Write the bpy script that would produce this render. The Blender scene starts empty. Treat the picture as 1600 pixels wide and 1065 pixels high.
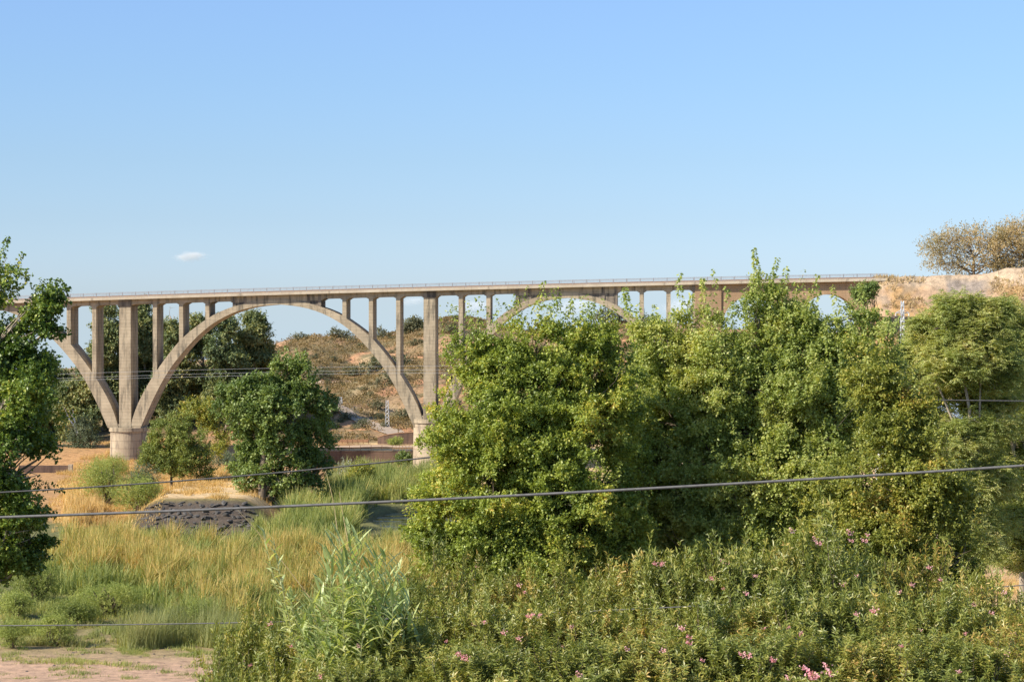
import bpy, math, random
import numpy as np
from mathutils import Vector

# ------------------------------------------------------------------ camera / light / world
F = 3500.0          # focal length in photo pixels (photo is 1600 x 1065)
H0 = 500.0          # pixel row of the horizon
EYE = 27.5          # eye height above the flood plain
scene = bpy.context.scene
cam_d = bpy.data.cameras.new("camera")
cam = bpy.data.objects.new("camera", cam_d)
scene.collection.objects.link(cam)
cam_d.sensor_width = 36.0
cam_d.lens = 36.0 * F / 1600.0
cam_d.clip_start = 0.5
cam_d.clip_end = 60000
cam.location = (0, 0, EYE)
cam.rotation_euler = (math.radians(90) - math.atan((532.5 - H0) / F), 0, 0)
scene.camera = cam

SUN_AZ, SUN_EL = math.radians(62), math.radians(37)     # azimuth: to the left of "straight behind the camera"
sdir = Vector((-math.sin(SUN_AZ) * math.cos(SUN_EL), -math.cos(SUN_AZ) * math.cos(SUN_EL), math.sin(SUN_EL)))
sun_d = bpy.data.lights.new("sun", 'SUN')
sun_d.energy = 5.0
sun_d.angle = math.radians(0.53)
sun_d.color = (1.0, 0.91, 0.76)
sun = bpy.data.objects.new("sun", sun_d)
scene.collection.objects.link(sun)
sun.rotation_euler = sdir.to_track_quat('Z', 'Y').to_euler()

world = bpy.data.worlds.new("World")
scene.world = world
world.use_nodes = True
wn = world.node_tree.nodes
wl = world.node_tree.links
bg = wn['Background']
sky = wn.new('ShaderNodeTexSky')
sky.sky_type = 'NISHITA'
sky.sun_disc = False
sky.sun_elevation = SUN_EL
sky.sun_rotation = math.atan2(sdir.x, sdir.y)
sky.altitude = 100
sky.air_density = 1.0
sky.dust_density = 0.6
sky.ozone_density = 2.0
hs = wn.new('ShaderNodeHueSaturation')
hs.inputs['Saturation'].default_value = 1.0
wl.new(sky.outputs[0], hs.inputs['Color'])
# the sky seen just under the horizon (behind the hill) keeps the horizon colour
tcw = wn.new('ShaderNodeTexCoord'); spx = wn.new('ShaderNodeSeparateXYZ'); mxz = wn.new('ShaderNodeMath'); mxz.operation = 'MAXIMUM'; mxz.inputs[1].default_value = 0.012
cmb = wn.new('ShaderNodeCombineXYZ')
wl.new(tcw.outputs['Generated'], spx.inputs[0]); wl.new(spx.outputs['Z'], mxz.inputs[0])
wl.new(spx.outputs['X'], cmb.inputs[0]); wl.new(spx.outputs['Y'], cmb.inputs[1]); wl.new(mxz.outputs[0], cmb.inputs[2]); wl.new(cmb.outputs[0], sky.inputs[0])
rs = wn.new('ShaderNodeValToRGB')
_st = [(0.0, (.70, .88, 1.30)), (.0223, (.62, .775, 1.165)), (.0446, (.575, .70, 1.0)), (.0714, (.575, .69, .926)), (.107, (.60, .72, .94)), (.139, (.642, .752, .977)), (.5, (.85, .93, 1.0))]
rs.color_ramp.elements[0].position = 0; rs.color_ramp.elements[0].color = (*_st[0][1], 1)
rs.color_ramp.elements[1].position = .5; rs.color_ramp.elements[1].color = (*_st[-1][1], 1)
for _p, _c in _st[1:-1]:
    _e = rs.color_ramp.elements.new(_p); _e.color = (*_c, 1)
wl.new(mxz.outputs[0], rs.inputs[0])
mu = wn.new('ShaderNodeMixRGB'); mu.blend_type = 'MULTIPLY'; mu.inputs[0].default_value = 1
wl.new(hs.outputs[0], mu.inputs[1]); wl.new(rs.outputs[0], mu.inputs[2]); wl.new(mu.outputs[0], bg.inputs[0])
bg.inputs[1].default_value = 0.12
scene.view_settings.view_transform = 'Standard'
scene.view_settings.look = 'None'
scene.view_settings.exposure = 0.55
scene.view_settings.gamma = 1
scene.cycles.max_bounces = 6
scene.cycles.diffuse_bounces = 3
scene.cycles.transmission_bounces = 4
scene.cycles.volume_bounces = 1
scene.cycles.use_adaptive_sampling = True

# ------------------------------------------------------------------ helpers
C = scene.collection
rng = np.random.default_rng(7)
def at(px, py, Y):
    return np.array([(px - 800) / F * Y, Y, EYE + (H0 - py) / F * Y])
def rows(z, py):
    "distance at which height z shows on pixel row py"
    return (EYE - z) * F / (py - H0)

def hash2(ix, iy, seed):
    h = (ix.astype(np.int64) * 374761393 + iy.astype(np.int64) * 668265263 + seed * 982451653) & 0x7fffffff
    h = ((h ^ (h >> 13)) * 1274126177) & 0x7fffffff
    h = h ^ (h >> 16)
    return (h & 0xffff) / 65535.0
def vnoise(x, y, seed=0):
    x = np.asarray(x, float); y = np.asarray(y, float)
    ix = np.floor(x); iy = np.floor(y); fx = x - ix; fy = y - iy
    fx = fx * fx * (3 - 2 * fx); fy = fy * fy * (3 - 2 * fy)
    a = hash2(ix, iy, seed); b = hash2(ix + 1, iy, seed); c = hash2(ix, iy + 1, seed); d = hash2(ix + 1, iy + 1, seed)
    return (a * (1 - fx) + b * fx) * (1 - fy) + (c * (1 - fx) + d * fx) * fy
def fbm(x, y, seed=0, o=4):
    s = 0; a = 0.5; t = 0
    for k in range(o):
        s = s + a * vnoise(x * 2 ** k, y * 2 ** k, seed + k * 17); t += a; a *= 0.55
    return s / t
def noise3(p, f, seed=0):
    return (vnoise(p[:, 0] * f + 0.37 * p[:, 1] * f, p[:, 2] * f, seed) + vnoise(p[:, 1] * f, p[:, 2] * f + 0.5 * p[:, 0] * f, seed + 5)
            + vnoise(p[:, 0] * f, p[:, 1] * f, seed + 9)) / 3
def sstep(a, b, x):
    t = np.clip((x - a) / (b - a), 0, 1)
    return t * t * (3 - 2 * t)

def mesh_np(name, V, Q, mat, smooth=False, T=None):
    "V (n,3), Q (m,4) quads, T (k,3) triangles"
    me = bpy.data.meshes.new(name)
    V = np.asarray(V, np.float32); Q = np.asarray(Q, np.int32).reshape(-1, 4)
    nT = 0 if T is None else len(T)
    me.vertices.add(len(V)); me.vertices.foreach_set('co', V.ravel())
    me.loops.add(Q.size + nT * 3); me.polygons.add(len(Q) + nT)
    idx = Q.ravel() if not nT else np.concatenate([Q.ravel(), np.asarray(T, np.int32).ravel()])
    me.loops.foreach_set('vertex_index', idx)
    st = np.arange(len(Q)) * 4
    if nT: st = np.concatenate([st, len(Q) * 4 + np.arange(nT) * 3])
    me.polygons.foreach_set('loop_start', st.astype(np.int32))
    me.polygons.foreach_set('use_smooth', np.full(len(Q) + nT, smooth))
    me.update(calc_edges=True)
    me.validate()
    if mat: me.materials.append(mat)
    return me

class Geo:
    "collects quads; build() links ONE object"
    def __init__(s): s.v = []; s.q = []; s.t = []; s.n = 0
    def add(s, V, Q, T=None):
        V = np.asarray(V, float).reshape(-1, 3)
        s.v.append(V)
        if Q is not None and len(Q): s.q.append(np.asarray(Q).reshape(-1, 4) + s.n)
        if T is not None and len(T): s.t.append(np.asarray(T).reshape(-1, 3) + s.n)
        s.n += len(V)
        return s
    def tube(s, pts, rad, n=6, cap=True):
        pts = np.asarray(pts, float); m = len(pts)
        rad = np.full(m, rad) if np.isscalar(rad) else np.asarray(rad, float)
        d = np.gradient(pts, axis=0); d /= np.linalg.norm(d, axis=1)[:, None] + 1e-9
        ref = np.array([0, 0, 1.0]) if abs(d[0][2]) < 0.9 else np.array([1.0, 0, 0])
        a = np.cross(d, ref); a /= np.linalg.norm(a, axis=1)[:, None] + 1e-9
        b = np.cross(d, a)
        th = np.arange(n) / n * 2 * math.pi
        ring = pts[:, None, :] + rad[:, None, None] * (a[:, None, :] * np.cos(th)[None, :, None] + b[:, None, :] * np.sin(th)[None, :, None])
        V = ring.reshape(-1, 3)
        i = np.arange(m - 1)[:, None] * n; j = np.arange(n)[None, :]; j2 = (j + 1) % n
        Q = np.stack([i + j, i + j2, i + n + j2, i + n + j], -1).reshape(-1, 4)
        T = None
        if cap and m * n < 400:
            V = np.vstack([V, pts[-1], pts[0]]); k = (m - 1) * n
            T = [[k + q, k + (q + 1) % n, m * n] for q in range(n)] + [[(q + 1) % n, q, m * n + 1] for q in range(n)]
        return s.add(V, Q, T)
    def hexa(s, P):
        "8 corners: 0-3 one face loop, 4-7 the opposite"
        return s.add(P, [[0, 3, 2, 1], [4, 5, 6, 7], [0, 1, 5, 4], [1, 2, 6, 5], [2, 3, 7, 6], [3, 0, 4, 7]])
    def box(s, c, d, rz=0.0):
        c = np.asarray(c, float); hx, hy, hz = d[0] / 2, d[1] / 2, d[2] / 2
        P = np.array([[-hx, -hy, -hz], [hx, -hy, -hz], [hx, hy, -hz], [-hx, hy, -hz], [-hx, -hy, hz], [hx, -hy, hz], [hx, hy, hz], [-hx, hy, hz]])
        R = np.array([[math.cos(rz), -math.sin(rz), 0], [math.sin(rz), math.cos(rz), 0], [0, 0, 1]])
        return s.hexa(P @ R.T + c)
    def mesh(s, name, mat, org=(0, 0, 0), smooth=False):
        return mesh_np(name, np.vstack(s.v) - np.asarray(org, float), np.vstack(s.q) if s.q else np.zeros((0, 4), int), mat, smooth, np.vstack(s.t) if s.t else None)
    def build(s, name, mat, parent=None, org=(0, 0, 0), smooth=False):
        return link(name, s.mesh(name, mat, org, smooth), parent)

def link(name, me, parent=None, loc=None):
    o = bpy.data.objects.new(name, me)
    C.objects.link(o)
    if parent: o.parent = parent
    if loc is not None: o.location = loc
    return o
def tag(o, label, cat, group=None, kind=None):
    if kind: o['kind'] = kind
    if label: o['label'] = label
    if cat: o['category'] = cat
    if group: o['group'] = group
    return o
def thing(name, label, cat, loc=(0, 0, 0), group=None):
    o = bpy.data.objects.new(name, None)
    o.empty_display_size = 0.5
    C.objects.link(o); o.location = tuple(float(q) for q in loc)
    return tag(o, label, cat, group)
def copy_tree(o, parent=None):
    c = o.copy(); C.objects.link(c)
    if parent: c.parent = parent
    for ch in list(o.children): copy_tree(ch, c)
    return c

# ------------------------------------------------------------------ materials
def new_mat(name):
    m = bpy.data.materials.new(name); m.use_nodes = True
    nt = m.node_tree; nt.nodes.clear()
    out = nt.nodes.new('ShaderNodeOutputMaterial')
    return m, nt, nt.nodes, nt.links, out
def ramp(n, pts):
    r = n.new('ShaderNodeValToRGB')
    e = r.color_ramp.elements
    while len(e) > 1: e.remove(e[-1])
    e[0].position = pts[0][0]; e[0].color = (*pts[0][1], 1)
    for p, c in pts[1:]:
        x = e.new(p); x.color = (*c, 1)
    return r
def noise_node(n, l, scale, detail=4, vec=None, rough=0.6):
    t = n.new('ShaderNodeTexNoise'); t.inputs['Scale'].default_value = scale
    t.inputs['Detail'].default_value = detail; t.inputs['Roughness'].default_value = rough
    if vec is not None: l.new(vec, t.inputs['Vector'])
    return t

def leaf_mat(name, cols, trans=0.3, rough=0.5, clump=0.6, spec=0.35, big=None):
    """cols: list of (pos,color) over a per-leaf random; a slow noise in space shifts whole clumps"""
    m, nt, n, l, out = new_mat(name)
    geo = n.new('ShaderNodeNewGeometry')
    nz = noise_node(n, l, clump, 2, geo.outputs['Position'])
    mx = n.new('ShaderNodeMath'); mx.operation = 'MULTIPLY_ADD'
    l.new(geo.outputs['Random Per Island'], mx.inputs[0]); mx.inputs[1].default_value = 0.55
    sc = n.new('ShaderNodeMath'); sc.operation = 'MULTIPLY_ADD'; l.new(nz.outputs['Fac'], sc.inputs[0]); sc.inputs[1].default_value = 1.4; sc.inputs[2].default_value = -0.48
    l.new(sc.outputs[0], mx.inputs[2])
    r = ramp(n, cols); l.new(mx.outputs[0], r.inputs[0])
    p = n.new('ShaderNodeBsdfPrincipled'); l.new(r.outputs[0], p.inputs['Base Color'])
    p.inputs['Roughness'].default_value = rough
    p.inputs['Specular IOR Level'].default_value = spec
    t = n.new('ShaderNodeBsdfTranslucent')
    g = n.new('ShaderNodeMixRGB'); g.blend_type = 'MULTIPLY'; g.inputs[0].default_value = 1; l.new(r.outputs[0], g.inputs[1]); g.inputs[2].default_value = (1.5, 1.45, 0.6, 1)
    l.new(g.outputs[0], t.inputs['Color'])
    mix = n.new('ShaderNodeMixShader'); mix.inputs[0].default_value = trans
    l.new(p.outputs[0], mix.inputs[1]); l.new(t.outputs[0], mix.inputs[2]); l.new(mix.outputs[0], out.inputs[0])
    return m
def plain_mat(name, c1, c2, scale=3.0, rough=0.8, metal=0.0, bump=0.0, detail=5, stretch=None):
    m, nt, n, l, out = new_mat(name)
    tc = n.new('ShaderNodeTexCoord'); vec = tc.outputs['Object']
    if stretch:
        mp = n.new('ShaderNodeMapping'); mp.inputs['Scale'].default_value = stretch; l.new(vec, mp.inputs[0]); vec = mp.outputs[0]
    t = noise_node(n, l, scale, detail, vec)
    r = ramp(n, [(0.3, c1), (0.7, c2)]); l.new(t.outputs['Fac'], r.inputs[0])
    p = n.new('ShaderNodeBsdfPrincipled'); l.new(r.outputs[0], p.inputs['Base Color'])
    p.inputs['Roughness'].default_value = rough; p.inputs['Metallic'].default_value = metal
    if bump:
        b = n.new('ShaderNodeBump'); b.inputs['Strength'].default_value = bump; b.inputs['Distance'].default_value = 0.1
        l.new(t.outputs['Fac'], b.inputs['Height']); l.new(b.outputs[0], p.inputs['Normal'])
    l.new(p.outputs[0], out.inputs[0])
    return m
def concrete_mat(name, a, b, dark, lines=1.6, weather=0.52):
    m, nt, n, l, out = new_mat(name)
    tc = n.new('ShaderNodeTexCoord'); vec = tc.outputs['Object']
    t1 = noise_node(n, l, 0.35, 6, vec, 0.65)
    r1 = ramp(n, [(0.35, a), (0.65, b)]); l.new(t1.outputs['Fac'], r1.inputs[0])
    mp = n.new('ShaderNodeMapping'); mp.inputs['Scale'].default_value = (1.1, 1.1, 0.16); l.new(vec, mp.inputs[0])
    t2 = noise_node(n, l, 1.0, 6, mp.outputs[0], 0.7)
    r2 = ramp(n, [(weather, (0, 0, 0)), (weather + 0.14, (1, 1, 1))]); l.new(t2.outputs['Fac'], r2.inputs[0])
    mx = n.new('ShaderNodeMixRGB'); l.new(r1.outputs[0], mx.inputs[1]); mx.inputs[2].default_value = (*dark, 1)
    f = n.new('ShaderNodeMath'); f.operation = 'MULTIPLY'; f.inputs[1].default_value = 0.85; l.new(r2.outputs[0], f.inputs[0]); l.new(f.outputs[0], mx.inputs[0])
    # board marks / pour joints
    sep = n.new('ShaderNodeSeparateXYZ'); l.new(vec, sep.inputs[0])
    md = n.new('ShaderNodeMath'); md.operation = 'MULTIPLY'; md.inputs[1].default_value = lines; l.new(sep.outputs['Z'], md.inputs[0])
    fr = n.new('ShaderNodeMath'); fr.operation = 'FRACT'; l.new(md.outputs[0], fr.inputs[0])
    lt = n.new('ShaderNodeMath'); lt.operation = 'LESS_THAN'; lt.inputs[1].default_value = 0.12; l.new(fr.outputs[0], lt.inputs[0])
    t3 = noise_node(n, l, 9.0, 3, vec)
    ml = n.new('ShaderNodeMath'); ml.operation = 'MULTIPLY'; l.new(lt.outputs[0], ml.inputs[0]); l.new(t3.outputs['Fac'], ml.inputs[1])
    m2 = n.new('ShaderNodeMath'); m2.operation = 'MULTIPLY'; m2.inputs[1].default_value = 0.7; l.new(ml.outputs[0], m2.inputs[0])
    mx2 = n.new('ShaderNodeMixRGB'); mx2.blend_type = 'MULTIPLY'; l.new(m2.outputs[0], mx2.inputs[0]); l.new(mx.outputs[0], mx2.inputs[1]); mx2.inputs[2].default_value = (0.35, 0.33, 0.3, 1)
    p = n.new('ShaderNodeBsdfPrincipled'); l.new(mx2.outputs[0], p.inputs['Base Color']); p.inputs['Roughness'].default_value = 0.9
    bp = n.new('ShaderNodeBump'); bp.inputs['Strength'].default_value = 0.5; bp.inputs['Distance'].default_value = 0.08
    l.new(t2.outputs['Fac'], bp.inputs['Height']); l.new(bp.outputs[0], p.inputs['Normal'])
    l.new(p.outputs[0], out.inputs[0])
    return m

M = {}
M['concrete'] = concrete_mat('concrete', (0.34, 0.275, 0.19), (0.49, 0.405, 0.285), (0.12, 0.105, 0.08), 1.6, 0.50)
M['concrete_dark'] = concrete_mat('dark_streaked_concrete', (0.19, 0.155, 0.12), (0.30, 0.25, 0.195), (0.05, 0.045, 0.04), 1.6, 0.46)  # darker, more streaked tone of the viaduct concrete
M['pedestal'] = concrete_mat('pedestal_stone', (0.36, 0.285, 0.20), (0.46, 0.38, 0.27), (0.15, 0.12, 0.10), 0.75, 0.52)
M['deck_edge'] = concrete_mat('deck_edge', (0.46, 0.38, 0.28), (0.56, 0.48, 0.37), (0.24, 0.19, 0.14), 0.2, 0.56)
M['brick_wall'] = concrete_mat('masonry', (0.36, 0.20, 0.10), (0.46, 0.28, 0.15), (0.26, 0.15, 0.08), 2.4, 0.5)
M['rail'] = plain_mat('rail_metal', (0.30, 0.28, 0.28), (0.42, 0.39, 0.38), 2, 0.5, 0.3)
M['galv'] = plain_mat('galvanised', (0.45, 0.47, 0.5), (0.62, 0.64, 0.66), 4, 0.5, 0.3)
M['cable'] = plain_mat('cable', (0.11, 0.105, 0.10), (0.20, 0.19, 0.18), 8, 0.55)
M['cable_dark'] = plain_mat('dark_cable', (0.05, 0.05, 0.05), (0.11, 0.105, 0.10), 8, 0.6)
M['wall_brown'] = concrete_mat('brown_wall', (0.12, 0.075, 0.055), (0.17, 0.11, 0.08), (0.08, 0.05, 0.04), 2, 0.5)
M['rust'] = plain_mat('rusty_metal', (0.25, 0.13, 0.07), (0.38, 0.22, 0.13), 5, 0.8)
M['bark'] = plain_mat('bark', (0.10, 0.075, 0.05), (0.22, 0.17, 0.12), 6, 0.9, 0, 0.6, 6, (1, 1, 0.25))
M['bark_pale'] = plain_mat('pale_bark', (0.28, 0.22, 0.16), (0.48, 0.40, 0.31), 3, 0.85, 0, 0.4, 5, (1, 1, 0.3))
M['rock'] = plain_mat('shade_toned_rock', (0.03, 0.029, 0.03), (0.15, 0.135, 0.12), 1.2, 0.9, 0, 0.6)  # stone colour darkened to carry the shade on the mound's front
M['white_paint'] = plain_mat('white_paint', (0.68, 0.70, 0.74), (0.82, 0.83, 0.85), 0.4, 0.6)
M['shed_blue'] = plain_mat('blue_grey_paint', (0.28, 0.36, 0.48), (0.36, 0.44, 0.56), 0.6, 0.6)
M['dark_glass'] = plain_mat('dark_glass', (0.03, 0.035, 0.04), (0.06, 0.065, 0.07), 1, 0.2)

G = lambda *c: tuple(c)
M['leaf_elm'] = leaf_mat('elm_leaves', [(0.05, G(0.127, 0.176, 0.037)), (0.35, G(0.249, 0.318, 0.062)), (0.7, G(0.416, 0.466, 0.092)), (0.93, G(0.638, 0.532, 0.114)), (1.0, G(0.873, 0.586, 0.190))], .34, .42, .5, .5)
M['leaf_shoot'] = leaf_mat('shoot_leaves', [(0.05, G(0.189, 0.251, 0.066)), (0.5, G(0.368, 0.431, 0.122)), (1.0, G(0.609, 0.582, 0.213))], .4, .45, .5, .5)
M['leaf_olive'] = leaf_mat('yellowing_leaves', [(0.05, G(0.121, 0.151, 0.032)), (0.4, G(0.254, 0.289, 0.055)), (0.8, G(0.441, 0.407, 0.081)), (1.0, G(0.722, 0.419, 0.136))], .32, .45, .6, .45)
M['leaf_ail'] = leaf_mat('frond_leaflets', [(0.1, G(0.221, 0.274, 0.091)), (0.5, G(0.403, 0.448, 0.156)), (0.85, G(0.585, 0.560, 0.247)), (1.0, G(0.676, 0.526, 0.260))], .38, .45, .4, .4)
M['leaf_poplar'] = leaf_mat('poplar_leaves', [(0.1, G(0.061, 0.109, 0.022)), (0.5, G(0.137, 0.214, 0.037)), (0.85, G(0.289, 0.358, 0.065)), (1.0, G(0.522, 0.470, 0.098))], .26, .4, .35, .5)
M['leaf_mid'] = leaf_mat('dark_poplar_leaves', [(0.1, G(0.089, 0.144, 0.037)), (0.5, G(0.180, 0.249, 0.067)), (1.0, G(0.344, 0.393, 0.111))], .28, .45, .25, .45)
M['leaf_small'] = leaf_mat('grey_green_leaves', [(0.1, G(0.123, 0.163, 0.042)), (0.5, G(0.223, 0.273, 0.068)), (1.0, G(0.381, 0.392, 0.110))], .28, .5, .4)
M['leaf_euc'] = leaf_mat('eucalyptus_leaves', [(0.1, G(0.087, 0.129, 0.064)), (0.4, G(0.160, 0.208, 0.088)), (0.7, G(0.289, 0.299, 0.113)), (1.0, G(0.530, 0.441, 0.185))], .22, .5, .12)
M['leaf_brown'] = leaf_mat('browning_leaves', [(0.1, G(0.250, 0.217, 0.118)), (0.5, G(0.416, 0.342, 0.185)), (1.0, G(0.634, 0.451, 0.252))], .3, .6, .15)

M['leaf_ole'] = leaf_mat('oleander_leaves', [(0.02, G(0.113, 0.143, 0.031)), (0.35, G(0.207, 0.246, 0.053)), (0.7, G(0.340, 0.333, 0.075)), (0.9, G(0.514, 0.383, 0.113)), (1.0, G(0.680, 0.403, 0.138))], .26, .42, .45, .5)
M['leaf_cane'] = leaf_mat('cane_leaves', [(0.1, G(0.231, 0.315, 0.129)), (0.5, G(0.461, 0.534, 0.234)), (0.9, G(0.759, 0.740, 0.391)), (1.0, G(0.900, 0.785, 0.416))], .34, .4, .5, .5)
M['stem_cane'] = plain_mat('cane_stem', (0.20, 0.24, 0.09), (0.36, 0.34, 0.16), 4, 0.6)
M['straw'] = plain_mat('straw', (0.45, 0.33, 0.16), (0.62, 0.48, 0.27), 4, 0.8)
M['reed_gold'] = leaf_mat('golden_reed', [(0.0, G(0.187, 0.230, 0.064)), (0.3, G(0.335, 0.324, 0.102)), (0.6, G(0.537, 0.418, 0.152)), (1.0, G(0.670, 0.445, 0.191))], .3, .6, .35, .2)
M['reed_green'] = leaf_mat('green_reed', [(0.0, G(0.131, 0.180, 0.053)), (0.5, G(0.276, 0.315, 0.102)), (0.85, G(0.461, 0.429, 0.152)), (1.0, G(0.747, 0.534, 0.203))], .3, .6, .14, .2)
M['grass_soft'] = leaf_mat('soft_grass', [(0.0, G(0.180, 0.210, 0.084)), (0.6, G(0.300, 0.318, 0.132)), (1.0, G(0.456, 0.396, 0.180))], .3, .6, .12, .2)
M['grass_dry'] = leaf_mat('dry_grass', [(0.0, G(0.408, 0.275, 0.117)), (0.5, G(0.600, 0.413, 0.182)), (1.0, G(0.768, 0.575, 0.286))], .25, .7, .12, .1)
M['bush_soft'] = leaf_mat('tamarisk', [(0.0, G(0.194, 0.252, 0.078)), (0.5, G(0.330, 0.384, 0.117)), (1.0, G(0.524, 0.524, 0.176))], .3, .6, .3, .2)
M['bush_blue'] = leaf_mat('grey_bush', [(0.0, G(0.084, 0.112, 0.070)), (0.5, G(0.154, 0.196, 0.126)), (1.0, G(0.252, 0.280, 0.182))], .25, .6, .3, .2)
M['hill_bush'] = leaf_mat('hill_shrub', [(0.0, G(0.087, 0.099, 0.061)), (0.5, G(0.142, 0.152, 0.090)), (1.0, G(0.246, 0.225, 0.123))], .2, .7, .1, .2)
M['hill_scrub'] = leaf_mat('hill_scrub', [(0.0, G(0.150, 0.114, 0.066)), (0.5, G(0.250, 0.186, 0.090)), (1.0, G(0.413, 0.282, 0.144))], .2, .8, .06, .1)
M['petal'] = leaf_mat('pink_petals', [(0.0, G(.66, .25, .32)), (0.5, G(.80, .42, .48)), (1.0, G(.88, .60, .62))], .3, .5, 2, .2)

def ground_mat():
    m, nt, n, l, out = new_mat('earth')
    va = n.new('ShaderNodeVertexColor'); va.layer_name = 'tint'
    tc = n.new('ShaderNodeTexCoord')
    t1 = noise_node(n, l, 0.9, 8, tc.outputs['Object'], 0.72)
    t2 = noise_node(n, l, 6.0, 4, tc.outputs['Object'], 0.7)
    r1 = ramp(n, [(0.30, (0.50, 0.47, 0.43)), (0.48, (0.95, 0.95, 0.95)), (0.66, (1.3, 1.26, 1.2))]); l.new(t1.outputs['Fac'], r1.inputs[0])
    r2 = ramp(n, [(0.3, (0.7, 0.7, 0.7)), (0.6, (1.1, 1.1, 1.1))]); l.new(t2.outputs['Fac'], r2.inputs[0])
    a = n.new('ShaderNodeMixRGB'); a.blend_type = 'MULTIPLY'; a.inputs[0].default_value = 1; l.new(va.outputs[0], a.inputs[1]); l.new(r1.outputs[0], a.inputs[2])
    b = n.new('ShaderNodeMixRGB'); b.blend_type = 'MULTIPLY'; b.inputs[0].default_value = 1; l.new(a.outputs[0], b.inputs[1]); l.new(r2.outputs[0], b.inputs[2])
    p = n.new('ShaderNodeBsdfPrincipled'); l.new(b.outputs[0], p.inputs['Base Color']); p.inputs['Roughness'].default_value = 0.95
    p.inputs['Specular IOR Level'].default_value = 0.15
    bp = n.new('ShaderNodeBump'); bp.inputs['Strength'].default_value = 0.8; bp.inputs['Distance'].default_value = 0.25
    l.new(t1.outputs['Fac'], bp.inputs['Height']); l.new(bp.outputs[0], p.inputs['Normal']); l.new(p.outputs[0], out.inputs[0])
    return m
M['earth'] = ground_mat()

# ------------------------------------------------------------------ terrain
CREST_PX = [-900, -200, 250, 380, 430, 460, 500, 560, 610, 640, 670, 690, 705, 730, 750, 768, 790, 820, 900, 940, 965, 1000, 1040, 1100, 1300, 1700, 2500]
CREST_PY = [575, 590, 575, 560, 541, 533, 528, 529.5, 525, 517, 508, 501, 497.5, 499, 501, 508, 514, 521, 519, 512, 506, 503, 508, 514, 520, 520, 520]
YC = 640.0
MOUND = (-42.5, 325.0)
def river_mask(X, Y):
    "1 in the channel"
    left = -19.5 + ((Y - 315) / 27.0) ** 2 * 9
    xm = sstep(left - 1.5, left + 1.5, X)
    cy = 316 + np.clip(X, 0, 400) * 0.06
    ym = 1 - sstep(22, 30, np.abs(Y - cy))
    return xm * ym
def terrain(X, Y):
    X = np.asarray(X, float); Y = np.asarray(Y, float)
    z = np.interp(Y, [-200, -5, 4, 20, 40, 60, 80, 100, 130, 150, 165, 190, 420, 5000], [25.6, 25.6, 25.2, 21.5, 17.4, 14.0, 11.0, 8.3, 4.6, 2.4, 1.2, 0.15, 0.0, 0.0])
    flood = sstep(150, 200, Y)
    kpx = X / np.maximum(Y, 20) * F + 800
    z = z + 2.3 * sstep(400, 540, kpx) * (1 - sstep(2200, 2600, kpx)) * sstep(34, 46, Y) * (1 - sstep(66, 84, Y))
    z = z + flood * (fbm(X / 14, Y / 14, 3) - 0.5) * 0.7 + (fbm(X / 2.5, Y / 2.5, 4) - .5) * 0.12
    # dry mound that carries the stone pitching
    mx = sstep(-53, -47.5, X) * (1 - sstep(-37, -31, X)) ; my = sstep(295.5, 303.5, Y) * (1 - 0.55 * sstep(340, 390, Y)) * (1 - sstep(400, 415, Y))
    z = z + 3.1 * mx * my
    fx = sstep(-50, -46, X) * (1 - sstep(-38, -33, X)); fy = sstep(283, 291, Y) * (1 - sstep(294, 298, Y))
    z = z - 1.4 * fx * fy
    # left bank plateau
    lb = (1 - sstep(-52, -44, X)) * sstep(300, 330, Y)
    z = z + 0.9 * lb
    r = river_mask(X, Y)
    z = z * (1 - r) + (-1.7) * r
    # rise to the road behind the bridge
    z = z + np.where(X < -38, 2.4 * sstep(395, 428, Y), 2.75 * sstep(424.6, 425.6, Y)) * (1 - sstep(430, 470, Y) * 0.0)
    # the hill
    k = X / np.maximum(Y, 50) * F + 800
    kc = np.interp(k, CREST_PX, CREST_PY)
    zc = EYE + (H0 - kc) * YC / F
    t = np.clip((Y - 447) / (YC - 447), 0, 1)
    prof = 0.30 * sstep(0, .28, t) + 0.25 * sstep(.3, .62, t) + 0.45 * sstep(.6, 1.0, t)
    prof = 0.55 * prof + 0.45 * t
    amp = np.sin(np.pi * np.clip(t, 0, 1)) ** 0.8
    gul = (fbm(X / 26, Y / 45, 11, 4) - 0.5) * 9.0 * amp + (fbm(X / 7, Y / 9, 12, 4) - 0.5) * 2.4 * np.clip(t * 6, 0, 1) * (0.35 + 0.65 * amp)
    hill = (zc - 2.75) * prof + gul
    back = 1 - 0.75 * sstep(YC + 10, YC + 300, Y)
    z = z - np.clip(Y - YC - 30, 0, 9000) * 0.085
    z = z + np.where(Y > 447, hill * np.where(Y > YC, back, 1), 0)
    return z
def grid_lines():
    ys = np.concatenate([np.arange(-60, 150, 4), np.arange(150, 470, 0.9), np.arange(470, 660, 1.1), np.arange(662, 900, 6), np.geomspace(905, 9000, 40)])
    uc = np.arange(-0.29, 0.29, 0.0023)
    g = np.geomspace(0.295, 3.0, 26)
    us = np.concatenate([-g[::-1], uc, g])
    return ys, us
ys, us = grid_lines()
UU, YY = np.meshgrid(us, ys)
XX = UU * (np.maximum(YY, 0) + 40)
ZZ = terrain(XX, YY)
nr, nc = XX.shape
V = np.stack([XX, YY, ZZ], -1).reshape(-1, 3)
ii = (np.arange(nr - 1)[:, None] * nc + np.arange(nc - 1)[None, :])
Q = np.stack([ii, ii + 1, ii + nc + 1, ii + nc], -1).reshape(-1, 4)
me = mesh_np('ground', V, Q, M['earth'], True)
def mixc(a, b, t): return a * (1 - t[:, None]) + np.array(b)[None, :] * t[:, None]
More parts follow.
